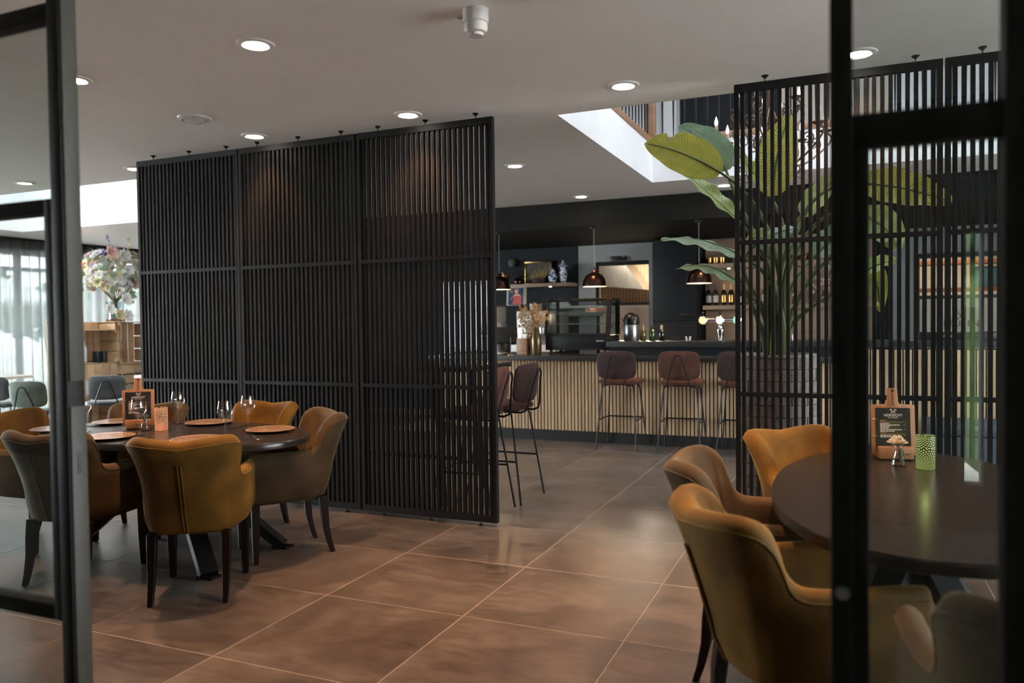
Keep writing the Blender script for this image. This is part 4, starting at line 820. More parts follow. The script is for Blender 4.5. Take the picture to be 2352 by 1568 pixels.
for a, dx in ((-12, 0), (8, .03)): ob('card', MB().box(-.011, .011, -.001, .001, 0, .052), 'paper_label', t, (dx, dx*.3, 0), rot=(0, R(a), R(20)), smooth=False)
# beer tap
t = thing('beer_tap', 'polished chrome beer tap column with lit round badges', 'beer tap', (-1.285, 9.02, 1.1835))
ob('column', MB().lathe([(.04, 0), (.036, .012), (.030, .02), (.036, .06), (.046, .11), (.046, .13), (.030, .16), (.022, .175), (.03, .2)], 32), 'chrome', t)
ob('crossbar', MB().tube([(-.24, 0, .232), (-.12, 0, .232), (.12, 0, .232), (.24, 0, .232)], .027, 16), 'chrome', t)
for k, (x, m) in enumerate(((-.19, 'tap_badge'), (0, 'tap_badge_white'), (.19, 'tap_badge_green'))):
    bd = ob('badge_housing', MB().lathe([(.046, 0), (.05, .01), (.05, .03), (.042, .036)], 28), 'chrome', t, (x, -.018, .232), rot=(R(90), 0, 0)); ob('badge', MB().lathe([(.041, .0365), (.039, .039), (.001, .040)], 28), m, bd)
    ob('tap_handle', MB().tube([(x, .01, .255), (x, -.005, .29), (x, -.02, .325)], [.006, .010, .012], 10), 'black_plastic', t)
ob('drip_tray', MB().box(-.16, .16, -.14, .02, 0, .012), 'steel', t, smooth=False)
t = thing('drinking_glass', 'small empty tumbler on the bar top near the beer tap', 'glass', (-.62, 9.02, 1.1835)); ob('tumbler', MB().lathe([(.025, 0), (.031, .07), (.029, .07), (.023, .005), (.001, .005)], 20), 'wine_glass', t)
t = thing('drinking_glass', 'small empty tumbler beside another one on the bar top', 'glass', (-.50, 9.02, 1.1835)); ob('tumbler', MB().lathe([(.025, 0), (.031, .07), (.029, .07), (.023, .005), (.001, .005)], 20), 'wine_glass', t)
t = thing('bar_appliance', 'dark low machine with white lettering on the raised bar top', 'machine', (1.15, 9.12, 1.1835)); ob('housing', MB().box(-.42, .42, -.12, .12, 0, .085), 'black_plastic', t, bevel=.004); text('side_lettering', 'rma', .06, 'ink_white', t, (-.16, -.1205, .03), (R(90), 0, 0))
# low worktop, left end: till, espresso machine, dried flowers
t = thing('till_terminal', 'grey point of sale stand with tilted black screen', 'till', (-3.99, 8.88, 1.0205), R(-25))
ob('stand', MB().prism_xz([(-.11, 0), (.11, 0), (.11, .02), (.05, .035), (.035, .20), (-.10, .20), (-.11, .02)], -.06, .06), 'grey_plastic', t, bevel=.006); ob('cable_slot', MB().box(-.05, -.015, -.062, -.058, .09, .15), 'black_plastic', t, smooth=False)
sc = ob('screen', MB().box(-.02, .02, -.16, .16, -.11, .11), 'black_plastic', t, (.10, .0, .24), rot=(0, R(-25), R(-55)), bevel=.008); ob('screen_trim', MB().box(-.024, -.020, -.12, -.115, -.09, .06).box(-.024, -.020, -.12, .08, .055, .06), 'orange_led', sc, smooth=False)
ob('receipt_label', MB().box(-.085, -.02, -.066, -.062, .205, .275), 'paper_label', t, smooth=False); ob('cable', MB().tube([(-.03, -.062, .11), (-.08, -.10, .06), (-.15, -.10, .02)], .004, 6), 'black_plastic', t)
# back counter behind the bar
tag(ob('back_counter', MB().box(-5.2, -3.72, 10.0, 11.24, 0, .96).box(-5.2, -3.72, 9.97, 11.24, .965, 1.0), 'cabinet_navy', smooth=False), 'dark back counter carrying the coffee machine', 'counter')
t = thing('espresso_machine', 'white and steel espresso machine with cups on top', 'coffee machine', (-4.15, 10.4, 1.0005))
ob('body', MB().box(-.20, .42, -.05, .45, .04, .58), 'steel', t, bevel=.01); ob('front_panel', MB().box(-.20, .04, -.075, -.05, .34, .58), 'white_plastic', t, bevel=.004); ob('display', MB().box(-.18, .02, -.079, -.075, .37, .55), 'monitor_glow', t, smooth=False); ob('drip_base', MB().box(-.22, .44, -.25, .2, .0, .10), 'white_plastic', t, bevel=.006); ob('group_head', MB().lathe([(.04, 0), (.04, .08)], 16), 'steel', t, (.2, -.10, .26)); ob('side_column', MB().box(.06, .085, -.07, -.05, .12, .60), 'orange_led', t, smooth=False); ob('top_tray', MB().box(-.22, .46, -.08, .46, .585, .60), 'black_metal', t, smooth=False)
ob('steam_arm', MB().tube([(-.1, -.08, .34), (-.1, -.12, .22), (-.1, -.10, .12)], .008, 8), 'chrome', t)
for k in range(6): tag(ob('coffee_cup', MB().lathe([(.022, 0), (.034, .05), (.036, .085), (.033, .085), (.02, .006), (.001, .006)], 18), ('bottle_amber', 'black_plastic', 'white_plastic')[k % 3], None, (-4.30+.085*k, 10.38, 1.601)), ('amber brown', 'black', 'white')[k % 3]+' cup in the row on top of the espresso machine', 'cup', 'cups on the espresso machine')
t = thing('coffee_grinder', 'pale grey round grain hopper next to the espresso machine', 'machine', (-4.72, 10.35, 1.0005)); ob('hopper', MB().lathe([(.17, .42), (.18, .44), (.18, .64), (.16, .66)], 32), 'grey_plastic', t); ob('stand', MB().box(-.16, .16, -.12, .14, 0, .42), 'grey_plastic', t, bevel=.01); ob('jar', MB().lathe([(.06, 0), (.065, .12), (.05, .14)], 20), 'pane_case', t, (-.05, -.20, .24)); ob('shelf', MB().box(-.18, .18, -.30, -.1, .22, .24), 'white_plastic', t, smooth=False)
t = thing('steel_shelf', 'long pale steel shelf beside the display case', 'shelf', (-3.6, 11.0, 1.62)); ob('board', MB().box(-.42, .30, -.2, .2, 0, .035), 'white_plastic', t, smooth=False); ob('support', MB().box(-.42, .30, .1, .2, -.12, 0), 'grey_plastic', t, smooth=False)
t = thing('cake_dome', 'pale grey faceted cover on the shelf by the espresso machine', 'cover', (-3.9, 10.95, 1.656)); ob('dome', MB().lathe([(.16, 0), (.16, .015), (.10, .09), (.02, .10)], 8), 'white_plastic', t, smooth=False)
t = thing('tin_sign', 'small vintage tin plate with a figure in a red dress on blue', 'sign', (-4.41, 10.46, 1.648+.02), R(8))
ob('plate', MB().box(-.15, .15, 0, .008, 0, .28), 'tin_border', t, bevel=.003, rot=(R(-8), 0, 0)); ob('printed_ground', MB().box(-.125, .10, -.002, 0, .01, .26), 'tin_blue', t, smooth=False, rot=(R(-8), 0, 0))
fg = MB().prism_xz([(-.07, .02), (.08, .02), (.07, .10), (.085, .13), (.06, .16), (.035, .165), (.03, .18), (-.01, .18), (-.015, .165), (-.05, .15), (-.095, .10), (-.06, .07), (-.075, .10), (-.045, .125), (-.04, .07)], -.004, -.002); ob('figure_dress', fg, 'tin_red', t, smooth=False, rot=(R(-8), 0, 0))
ob('figure_face', MB().lathe([(.027, 0), (.027, .003)], 18), 'tin_skin', t, (.012, -.030, .205), rot=(R(82), 0, 0)); ob('figure_shoulders', MB().prism_xz([(-.05, .14), (.06, .14), (.04, .172), (-.025, .172)], -.0055, -.004), 'tin_skin', t, smooth=False, rot=(R(-8), 0, 0)); ob('figure_hair', MB().lathe([(.036, 0), (.036, .002)], 18), 'tin_red', t, (.014, -.028, .214), rot=(R(82), 0, 0)); ob('tin_lettering', MB().box(-.115, -.075, -.004, -.002, .235, .248).box(-.105, -.060, -.004, -.002, .215, .228).box(-.095, -.050, -.004, -.002, .195, .208), 'ink_gold', t, smooth=False, rot=(R(-8), 0, 0))
t = thing('wooden_block', 'brown wooden block box on the low worktop', 'wooden block', (-3.60, 8.75, 1.0205), R(-8)); ob('block', MB().box(-.07, .07, -.05, .05, 0, .205), 'block_wood', t, bevel=.003); ob('peg', MB().lathe([(.012, 0), (.012, .04)], 10), 'block_wood', t, (.07, 0, .10), rot=(0, R(90), 0))
t = thing('note_holder', 'thin metal note holder rod on a round copper foot', 'holder', (-3.74, 8.68, 1.0205)); ob('foot', MB().lathe([(.045, 0), (.045, .006), (.01, .012)], 20), 'brass', t); ob('rod', MB().tube([(0, 0, .01), (0, 0, .22)], .0025, 6), 'steel', t)
def vase(label, x, y, prof): 
    t = thing('bronze_vase', label, 'vase', (x, y, 1.0205), group='bronze bottle vases'); ob('vase_body', MB().lathe(prof, 28), 'vase_bronze', t, angle=60)
vase('tall bronze glass bottle vase beside the wooden block', -3.425, 8.735, [(.058, 0), (.064, .01), (.066, .17), (.060, .24), (.038, .30), (.026, .345), (.030, .37), (.026, .37), (.022, .345), (.001, .33)])
vase('slim bronze vase behind the wooden block', -3.565, 8.955, [(.04, 0), (.045, .01), (.045, .26), (.042, .27), (.038, .27), (.001, .25)])
def dried(label, x, y, z, seed, heads):
    random.seed(seed); t = thing('dried_umbel', label, 'dried flowers', (x, y, z), group='dried flower heads in the bronze vases')
    for hx, hz, rr in heads:
        ob('stem', MB().tube([(0, 0, 0), (hx*.4, -.01, hz*.6), (hx, -.02, hz)], .0025, 5), 'dried_flower', t); mb = MB()
        for k in range(34):
            d = Vector((random.gauss(0, 1), random.gauss(0, 1), random.gauss(.2, 1))).normalized()*rr*random.uniform(.7, 1); p0 = Vector((hx, -.02, hz)); p1 = p0+d; mb.tube([p0, p1], .0016, 4)
            for q in range(7): e = Vector((random.gauss(0, 1), random.gauss(0, 1), random.gauss(0, 1))).normalized()*rr*.22; mb.tube([p1, p1+e], [.0035, .0015], 4)
        ob('flower_head', mb, 'dried_flower', t, smooth=False)
dried('tan dried umbel flowers in the tall bronze vase', -3.425, 8.735, 1.35, 4, [(-.02, .10, .13), (.09, .12, .10), (-.12, .16, .10), (.0, .22, .08), (-.06, .02, .10)]); dried('tan drooping dried flowers in the slim bronze vase', -3.565, 8.955, 1.26, 9, [(-.10, .12, .07), (-.13, .22, .06), (-.11, .30, .05), (-.04, .04, .08), (.05, .16, .09)])
# dark tall cabinets and shelves
t = thing('tall_cabinet', 'dark navy built-in cabinet with recessed handles', 'cabinet', (-2.17, 10.95, 0)); ob('body', MB().box(-.325, .325, -.02, .29, 0, 2.565), 'cabinet_navy', t, smooth=False)
for z0, z1, zh in ((.02, 1.40, 1.33), (1.41, 2.55, 1.50)): d = ob('door', MB().box(-.315, .30, -.042, -.022, z0, z1), 'cabinet_navy', t, bevel=.002); ob('handle', MB().box(.06, .26, -.052, -.042, zh-.012, zh+.012), 'black_plastic', d, bevel=.003)
t = thing('wall_box', 'narrow black wall unit above the kitchen doorway', 'wall unit', (-3.07, 11.22, 2.33)); ob('housing', MB().box(-.12, .12, -.03, .028, -.012, .055), 'black_plastic', t, bevel=.005); ob('status_mark', MB().box(.06, .10, -.0315, -.03, .035, .043), 'grey_plastic', t, smooth=False)
tag(ob('service_panel', MB().box(-2.60, -2.51, 11.225, 11.249, 1.12, 1.44), 'grey_wall', bevel=.003), 'flush grey service hatch beside the kitchen doorway', 'panel'); 
t = thing('wall_spot', 'small black round speaker on the navy wall', 'speaker', (-4.78, 11.24, 2.36)); ob('housing', MB().lathe([(.07, 0), (.075, .03), (.06, .06), (.001, .065)], 22), 'black_plastic', t, rot=(R(90), 0, 0))
def shelf(label, x0, x1, z0, z1, y0=10.95, glow=()):
    t = thing('wall_shelf', label, 'shelf', (0, 0, 0), group='floating wooden shelves'); ob('board', MB().box(x0, x1, y0, 11.248, z0, z1), 'oak_shelf', t, bevel=.002)
    for g in glow:
        ob('spot_lamp', MB().lathe([(.018, 0), (.018, -.006), (.001, -.007)], 14), 'shelf_glow', t, (g, y0+.06, z0))
        l = bpy.data.lights.new('shelf_beam', 'SPOT'); l.energy = 1.6; l.color = (1, .62, .36); l.spot_size = R(120); l.spot_blend = .8; l.shadow_soft_size = .02; o = bpy.data.objects.new('shelf_beam', l); COL.objects.link(o); o.parent = t; o.location = (g, y0+.09, z0-.015)
shelf('floating oak shelf with antiques on the navy wall', -4.95, -3.72, 1.955, 2.005, 10.90, (-4.06,)); shelf('upper oak bottle shelf beside the tall cabinet', -1.80, .40, 2.13, 2.20, 10.95, (-1.45, -.885)); shelf('lower oak bottle shelf beside the tall cabinet', -1.80, .40, 1.565, 1.622, 10.95)
tag(ob('shelf_back_panel', MB().box(-1.80, .40, 11.225, 11.249, 1.0, 2.565), 'oak_shelf', smooth=False), 'brown wooden back panel behind the bottle shelves', 'panel')
zs = 1.6225
for x, kd, m, lb_, f, r_, h_, lb in [(-1.735, 'wine', 'bottle_dark', 'paper_label', 'black_plastic', .037, .30, 'dark wine bottle with white label next to the tall cabinet'), (-1.64, 'wine', 'bottle_dark', 'paper_label', 'black_plastic', .037, .30, 'dark wine bottle with white label next to the gold foil bottle'), (-1.525, 'wine', 'bottle_dark', 'brass', 'cork_foil', .037, .30, 'dark bottle with gold foil neck and brass label'), (-1.43, 'wine', 'bottle_dark', 'brass', 'cork_foil', .037, .30, 'slimmer dark bottle with gold foil behind the screen edge'), (-1.31, 'squat', 'bottle_dark', 'paper_label', None, .048, .25, 'squat dark bottle with a round pale label'), (-1.19, 'tall', 'bottle_amber', None, 'cork_foil', .033, .32, 'tall amber bottle behind the plant stems'), (-1.09, 'squat', 'bottle_amber', 'paper_label', None, .048, .25, 'squat amber bottle behind the plant stems'), (-.98, 'wine', 'bottle_green', 'paper_label', None, .037, .30, 'green bottle with pale label behind the plant'), (-.86, 'tall', 'bottle_dark', None, 'cork_foil', .033, .32, 'tall dark bottle behind the plant'), (-.74, 'wine', 'bottle_amber', 'paper_label', None, .037, .30, 'amber bottle with pale label behind the plant'), (-.6, 'tall', 'bottle_green', None, None, .033, .32, 'tall green bottle beside the pale blossoms')]: bottle(lb, x, 11.07, zs, kd, m, lb_, f, r_, h_)
for k, x in enumerate((-1.72, -1.63, -1.54)): tag(ob('copper_mug', MB().lathe([(.033, 0), (.037, .01), (.037, .09), (.034, .09), (.033, .01), (.001, .01)], 20), 'gold', None, (x, 11.06, 2.2005)), 'copper mug in the row on the upper bottle shelf', 'mug', 'copper mugs on the upper shelf')
t = thing('garland', 'tangled golden branch garland along the upper bottle shelf', 'garland', (-1.0, 11.06, 2.2005)); random.seed(12)
for k in range(16):
    x0 = -.46+.075*k; ob('golden_twig', MB().tube([(x0, random.uniform(-.05, .05), .012), (x0+.05, random.uniform(-.07, .07), random.uniform(.05, .13)), (x0+.12, random.uniform(-.05, .05), random.uniform(.03, .10)), (x0+.15, random.uniform(-.05, .05), .015)], .013, 8), 'gold', t)
# antiques on the left shelf
zs = 2.0055
t = thing('brass_mortar', 'brass mortar with pestle on the oak shelf', 'mortar', (-4.83, 11.05, zs)); ob('bowl', MB().lathe([(.05, 0), (.05, .015), (.028, .03), (.028, .05), (.05, .09), (.066, .15), (.058, .15), (.04, .09), (.001, .08)], 24), 'brass', t); ob('pestle', MB().tube([(0, 0, .10), (-.06, 0, .2)], [.012, .009], 8), 'brass', t)
t = thing('copper_pan', 'small copper pan with upright dark handle on the oak shelf', 'pan', (-4.60, 11.0, zs)); ob('bowl', MB().lathe([(.04, 0), (.07, .02), (.07, .05), (.04, .09), (.001, .1)], 24), 'copper_shade', t); ob('handle', MB().tube([(.05, 0, .06), (.16, 0, .15)], .007, 8), 'black_metal', t)
t = thing('framed_picture', 'dark painting in a gilt frame leaning on the oak shelf', 'picture', (-4.34, 11.18, zs)); w, h_ = .225, .36
ob('frame', MB().box(-w, w, 0, .02, 0, .025).box(-w, w, 0, .02, h_-.025, h_).box(-w, -w+.025, 0, .02, .025, h_-.025).box(w-.025, w, 0, .02, .025, h_-.025), 'brass', t, bevel=.003); ob('canvas', MB().box(-w+.025, w-.025, .008, .016, .025, h_-.025), 'canvas_dark', t, smooth=False); ob('mount_line', MB().box(-w+.07, w-.07, .006, .008, h_-.075, h_-.072).box(-w+.07, -w+.073, .006, .008, .05, h_-.075).box(w-.073, w-.07, .006, .008, .05, h_-.075), 'brass', t, smooth=False); ob('glazing', MB().box(-w+.025, w-.025, .002, .004, .025, h_-.025), 'pane_clear', t, smooth=False)
t = thing('straw_basket', 'dark basket filled with straw in front of the painting', 'basket', (-4.27, 11.02, zs)); ob('basket_body', MB().lathe([(.08, 0), (.11, .05), (.115, .075), (.105, .075), (.001, .06)], 20), 'basket', t); random.seed(3); mb = MB()
for k in range(160): p = Vector((random.uniform(-.11, .12), random.uniform(-.06, .06), .07+random.random()*.04)); d = Vector((random.gauss(0, .05), random.gauss(0, .03), random.gauss(.04, .03)+(.06 if p.x > .05 else 0))); mb.tube([p, p+d], .0025, 4)
ob('straw', mb, 'straw', t, smooth=False)['kind'] = 'stuff'
t = thing('delft_jar', 'round blue and white lidded jar on the oak shelf', 'jar', (-4.04, 11.03, zs)); ob('jar_body', MB().lathe([(.04, 0), (.045, .01), (.07, .07), (.072, .11), (.055, .155), (.035, .175), (.035, .185)], 30), 'delft_blue', t); ob('lid', MB().lathe([(.04, .183), (.038, .2), (.02, .22), (.008, .225), (.001, .225)], 24), 'delft_blue', t)
t = thing('delft_jar', 'tall dark blue lidded jar at the shelf end', 'jar', (-3.90, 11.09, zs)); ob('jar_body', MB().lathe([(.04, 0), (.05, .03), (.064, .13), (.055, .18), (.045, .21), (.055, .255)], 30), 'delft_blue', t); ob('lid', MB().lathe([(.075, .255), (.07, .265), (.04, .285), (.03, .30), (.012, .31), (.018, .335), (.001, .35)], 24), 'delft_white', t)
t = thing('delft_jar', 'slim straight blue and white vase at the shelf end', 'vase', (-3.855, 10.97, zs)); ob('jar_body', MB().lathe([(.046, 0), (.043, .03), (.045, .15), (.042, .23), (.056, .255), (.05, .257), (.001, .25)], 30), 'delft_blue', t)

# kitchen doorways
def kitchen(n, x0, x1, zt, label, flip):
    d = struct(thing('door_%d' % n, label, None, (0, YB, 0))); w = x1-x0; c = (x0+x1)/2
    ob('door_frame', MB().box(x0, x0+.05, .03, .10, 0, zt).box(x1-.012, x1, .03, .10, 0, zt).box(x0+.05, x1-.012, .03, .10, zt-.06, zt), 'black_plastic', d, smooth=False)
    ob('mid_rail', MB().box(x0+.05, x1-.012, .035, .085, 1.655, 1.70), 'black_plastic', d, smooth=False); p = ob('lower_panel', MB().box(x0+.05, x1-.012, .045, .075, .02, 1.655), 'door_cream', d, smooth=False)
    ob('upper_pane', MB().box(x0+.05, x1-.012, .055, .061, 1.70, zt-.06), 'pane_clear', d, smooth=False)
    tx = c+(.10 if n == 4 else -.10) if False else c
    text('lettering', 'KEUKEN', .105, 'ink', p, (tx, .0445, 1.30), (R(90), 0, 0)); text('small_lettering', 'de', .06, 'ink_gold', p, (tx-.10, .0445, 1.385), (R(90), 0, 0))
    ob('rule', MB().box(tx-.22, tx+.22, .0438, .045, 1.276, 1.281).box(tx-.22, tx-.08, .0438, .045, 1.380, 1.384).box(tx+.08, tx+.22, .0438, .045, 1.380, 1.384), 'ink_gold', p, smooth=False)
    em = MB()
    for q in (-1, 1):
        em.beam((tx-q*.045, .0445, 1.385), (tx+q*.03, .0445, 1.465), .004, .009)
    em.tube([(tx-.048+.022*math.cos(k*.3142), .0445, 1.485+.026*math.sin(k*.3142)) for k in range(20)], .003, 5, closed=True)
    for q in (-1, 0, 1): em.beam((tx+.032, .0445, 1.468), (tx+.055+q*.010, .0445, 1.505-q*.010), .003, .004)
    ob('spoon_and_fork_emblem', em, 'ink', p, smooth=False)
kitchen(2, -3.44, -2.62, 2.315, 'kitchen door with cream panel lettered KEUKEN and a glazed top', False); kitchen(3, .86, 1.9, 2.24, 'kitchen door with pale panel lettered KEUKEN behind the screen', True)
kr = struct(thing('wall_kitchen', 'kitchen room seen through the door glazing', None, (0, 0, 0)))
ob('wall_panel', MB().box(-5.2, 3.4, 14.4, 14.5, 0, 2.8), 'cream_panel', kr, smooth=False); ob('wall_panel', MB().box(-5.3, -5.2, YB+.2, 14.5, 0, 2.8), 'cream_panel', kr, smooth=False); ob('wall_panel', MB().box(3.4, 3.5, YB+.2, 14.5, 0, 2.8), 'cream_panel', kr, smooth=False); ob('wall_panel', MB().box(-5.2, 3.4, YB+.2, 14.5, 2.8, 2.9), 'white_wall', kr, smooth=False)
ob('wall_panel', MB().box(-.6, -.5, YB+.2, 14.4, 0, 2.8), 'cream_panel', kr, smooth=False)
sl = mesh('wall_batten', MB().box(-.02, .02, -.01, .01, 0, 1.1), smooth=False)
for k in range(22): place('wall_batten', sl, 'oak_slat', kr, (-4.35+.06*k, 14.39, 1.7))
t = thing('kitchen_hood', 'bright steel extractor hood inside the kitchen', 'hood', (-4.1, 13.8, 0)); ob('canopy', MB().prism_xz([(-.5, 2.1), (.85, 1.98), (.85, 2.02), (.35, 2.7), (-.5, 2.7)], -.4, .4), 'steel', t, smooth=False)
t = thing('kitchen_cabinet', 'pale kitchen cupboard behind the lettered door', 'cabinet', (-3.9, 13.6, 0)); ob('body', MB().box(-.8, 1.0, -.3, .7, 0, 1.6), 'white_plastic', t, smooth=False); ob('worktop', MB().box(-.82, 1.02, -.32, .7, 1.6, 1.64), 'steel', t, smooth=False)
t = thing('kitchen_rack', 'reddish wooden rack with a blue box in the kitchen behind the screen', 'rack', (1.75, 13.2, 0)); ob('upright', MB().box(-.8, -.72, -.2, .2, 0, 2.4).box(.72, .8, -.2, .2, 0, 2.4), 'red_wood', t, smooth=False)
for z in (.6, 1.2, 1.8, 2.2): ob('shelf_board', MB().box(-.72, .72, -.2, .2, z, z+.05), 'red_wood', t, smooth=False)
tag(ob('storage_box', MB().box(1.75, 2.05, 13.05, 13.3, 1.852, 2.15), 'teal_item', bevel=.01), 'blue box on the reddish rack', 'box')
for x, e in ((-3.3, 160), (1.4, 50)):
    l = bpy.data.lights.new('kitchen_lamp_offscreen', 'AREA'); l.size = .8; l.energy = e; l.color = (1, .80, .60); o = bpy.data.objects.new('kitchen_lamp_offscreen', l); COL.objects.link(o); o.location = (x, 12.9, 2.78)
# blossoms on the lower shelf
t = thing('blossom_vase', 'vase of pale pink blossoms at the end of the bottle shelf', 'flowers', (-.22, 11.03, 1.6225)); ob('vase_body', MB().lathe([(.04, 0), (.06, .08), (.03, .16), (.035, .17)], 20), 'vase_bronze', t); random.seed(8); bl = MB().lathe([(.002, -.02), (.022, -.008), (.028, .006), (.014, .014), (.001, .010)], 7); blm = mesh('blossom', bl)
for k in range(46): place('blossom', blm, 'petal_pink' if k % 3 else 'petal_white', t, (random.gauss(0, .10), min(.12, random.gauss(-.03, .05)), .25+random.uniform(-.10, .30)), rot=(random.uniform(-1, 1), random.uniform(-1, 1), 0))
for k in range(7): ob('stem', MB().tube([(0, 0, .15), (random.gauss(0, .05), 0, .3), (random.gauss(0, .1), 0, .5)], .003, 5), 'stem_green', t)

# ================================================================== PLANTER AND BANANA PLANT
PX, PY, PZ = -.435, 5.75, 1.175
t = thing('brick_planter', 'tall round planter of grey stone courses behind the screen', 'planter', (PX, PY, 0))
ob('core', MB().lathe([(.22, 0), (.262, .02), (.262, PZ-.02), (.24, PZ-.02), (.24, PZ-.08), (.001, PZ-.08)], 40), 'pot_core', t)
def brick(r0, r1, a, h):
    vs = []; n = 4
    for rr in (r0, r1):
        for z in (0, h): vs += [(rr*math.cos(-a/2+a*k/n), rr*math.sin(-a/2+a*k/n), z) for k in range(n+1)]
    m = n+1; fs = []
    for k in range(n): fs += [(2*m+k, 2*m+k+1, 3*m+k+1, 3*m+k), (k+1, k, m+k, m+k+1), (m+k, 3*m+k, 3*m+k+1, m+k+1), (k, k+1, 2*m+k+1, 2*m+k)]
    return MB().add(vs, fs+[(0, 2*m, 3*m, m), (n, m+n, 3*m+n, 2*m+n)])
bk = mesh('brick', brick(.258, .272, 2*math.pi/14*.985, .0765), bevel=.002, segs=1, smooth=False)
random.seed(5)
for c in range(14):
    for k in range(14): place('brick', bk, 'pot_stone', t, (0, 0, .02+c*.0815), rz=2*math.pi/14*(k+.5*(c % 2))+random.uniform(-.01, .01)).scale = (random.uniform(.985, 1.015),)*2+(1,)
ob('rim', MB().lathe([(.275, PZ-.022), (.28, PZ-.012), (.278, PZ), (.245, PZ), (.24, PZ-.03)], 40), 'pot_stone', t); ob('soil', MB().lathe([(.24, PZ-.085), (.24, PZ-.06), (.1, PZ-.05), (.001, PZ-.05)], 28), 'soil', t)
pt = thing('banana_plant', 'large banana-leaved plant with yellow green leaves in the stone planter', 'plant', (0, 0, 0))
def leaf(base, tip, width, nrm, bend, mat, fold=.25, seed=1, notch=0):
    random.seed(seed); B_ = Vector(base); T_ = Vector(tip); n0 = Vector(nrm).normalized(); ctl = (B_+T_)/2+Vector(bend); N_ = 26
    def mid(u): return B_*(1-u)**2+ctl*2*u*(1-u)+T_*u*u
    def tan(u): return ((ctl-B_)*(1-u)+(T_-ctl)*u).normalized()
    ph = random.random()*6
    def fn(u, v):
        p = mid(u); tg = tan(u); sd = tg.cross(n0).normalized(); nn = sd.cross(tg); s = (v-.5)*2
        w = width/2*(math.sin(math.pi*min(1, .012+.985*u)**.80)**.60)*(1-.12*u); w = max(w, .002)
        if notch and abs(u-notch) < .05 and s > .3: w *= .35+13*abs(u-notch)
        return p+sd*s*w+nn*(fold*abs(s)**1.3*w+.010*math.sin(u*21+ph+s*2)*abs(s))
    lf = ob('leaf', MB().grid(fn, 30, 9, lambda u, v: (u, (v-.5)*2)), mat, pt, angle=180)
    ob('midrib', MB().tube([mid(k/14)-(tan(k/14).cross(n0)).normalized().cross(tan(k/14))*.002 for k in range(15)], [.009*(1-.8*k/14)+.0015 for k in range(15)], 6), 'stem_plant', lf)
    r0 = (PX+random.uniform(-.07, .07), PY+random.uniform(-.07, .07), PZ-.06)
    t0 = tan(0); p1 = B_-t0*min(.45, (B_-Vector(r0)).length*.4)
    pts = [Vector(r0)*(1-q)**3+(Vector(r0)+Vector((0, 0, .45*(B_.z-PZ+.2))))*3*q*(1-q)**2+p1*3*q*q*(1-q)+B_*q**3 for q in [k/14 for k in range(15)]]
    ob('stem', MB().tube(pts, [.022-.013*k/14 for k in range(15)], 8), 'stem_plant', pt)
camv = (.05, -1, -.15)
leaf((-.783, 5.55, 2.446), (-1.305, 5.50, 2.69), .30, (.05, -1, .12), (0, -.03, .06), 'leaf_yellow', .12, 1, .70)
leaf((-.772, 5.75, 2.492), (-1.12, 5.80, 2.86), .25, (.25, -1, .25), (.10, 0, .05), 'leaf_reflection_tint', .15, 2)
leaf((-.69, 5.60, 2.13), (-1.12, 5.60, 2.545), .17, (.75, -.55, .45), (.05, 0, -.03), 'leaf_green', .3, 3)
leaf((-.45, 5.70, 2.28), (-.336, 5.75, 2.845), .30, (-.05, -1, .05), (-.05, 0, .02), 'leaf_yellow', .12, 4)
leaf((-.52, 5.90, 2.37), (-.797, 5.95, 2.75), .10, (.5, -1, .3), (0, 0, .02), 'leaf_green', .3, 5)
leaf((-.66, 5.60, 1.87), (-1.183, 5.45, 1.995), .20, (-.15, -.45, 1), (0, 0, .10), 'leaf_reflection_tint', -.25, 6)
leaf((-.69, 5.60, 1.69), (-1.067, 5.40, 1.776), .15, (-.1, -.6, 1), (0, 0, .13), 'leaf_reflection_tint', -.3, 7)
leaf((-.247, 5.80, 2.136), (.0, 5.85, 2.42), .20, (-.4, -1, .3), (-.04, 0, .03), 'leaf_green', .2, 8)
leaf((.104, 5.70, 2.325), (.641, 5.60, 2.14), .26, (0, -1, .25), (0, 0, .05), 'leaf_yellow', .15, 9)
leaf((.10, 5.70, 2.12), (.33, 5.50, 1.84), .24, (-.2, -1, .35), (.06, 0, .06), 'leaf_green', .2, 10)
leaf((.08, 5.60, 1.69), (.314, 5.40, 1.775), .14, (-.1, -.9, .5), (0, 0, .05), 'leaf_green', .25, 11)
leaf((-.185, 5.80, 1.85), (.12, 5.9, 2.10), .22, (-.3, -1, .4), (-.02, 0, .03), 'leaf_reflection_tint', .2, 12)
leaf((-.56, 5.60, 1.93), (-.27, 5.50, 2.02), .16, (-.1, -.8, .7), (0, 0, .06), 'leaf_reflection_tint', -.2, 13)
leaf((.15, 5.60, 1.80), (.225, 5.55, 1.455), .15, (0, -1, .1), (.02, 0, .06), 'leaf_yellow', .15, 14)
leaf((-.62, 5.62, 1.96), (-.44, 5.50, 1.93), .16, (0, -.9, .5), (0, 0, .07), 'leaf_green', .15, 15)

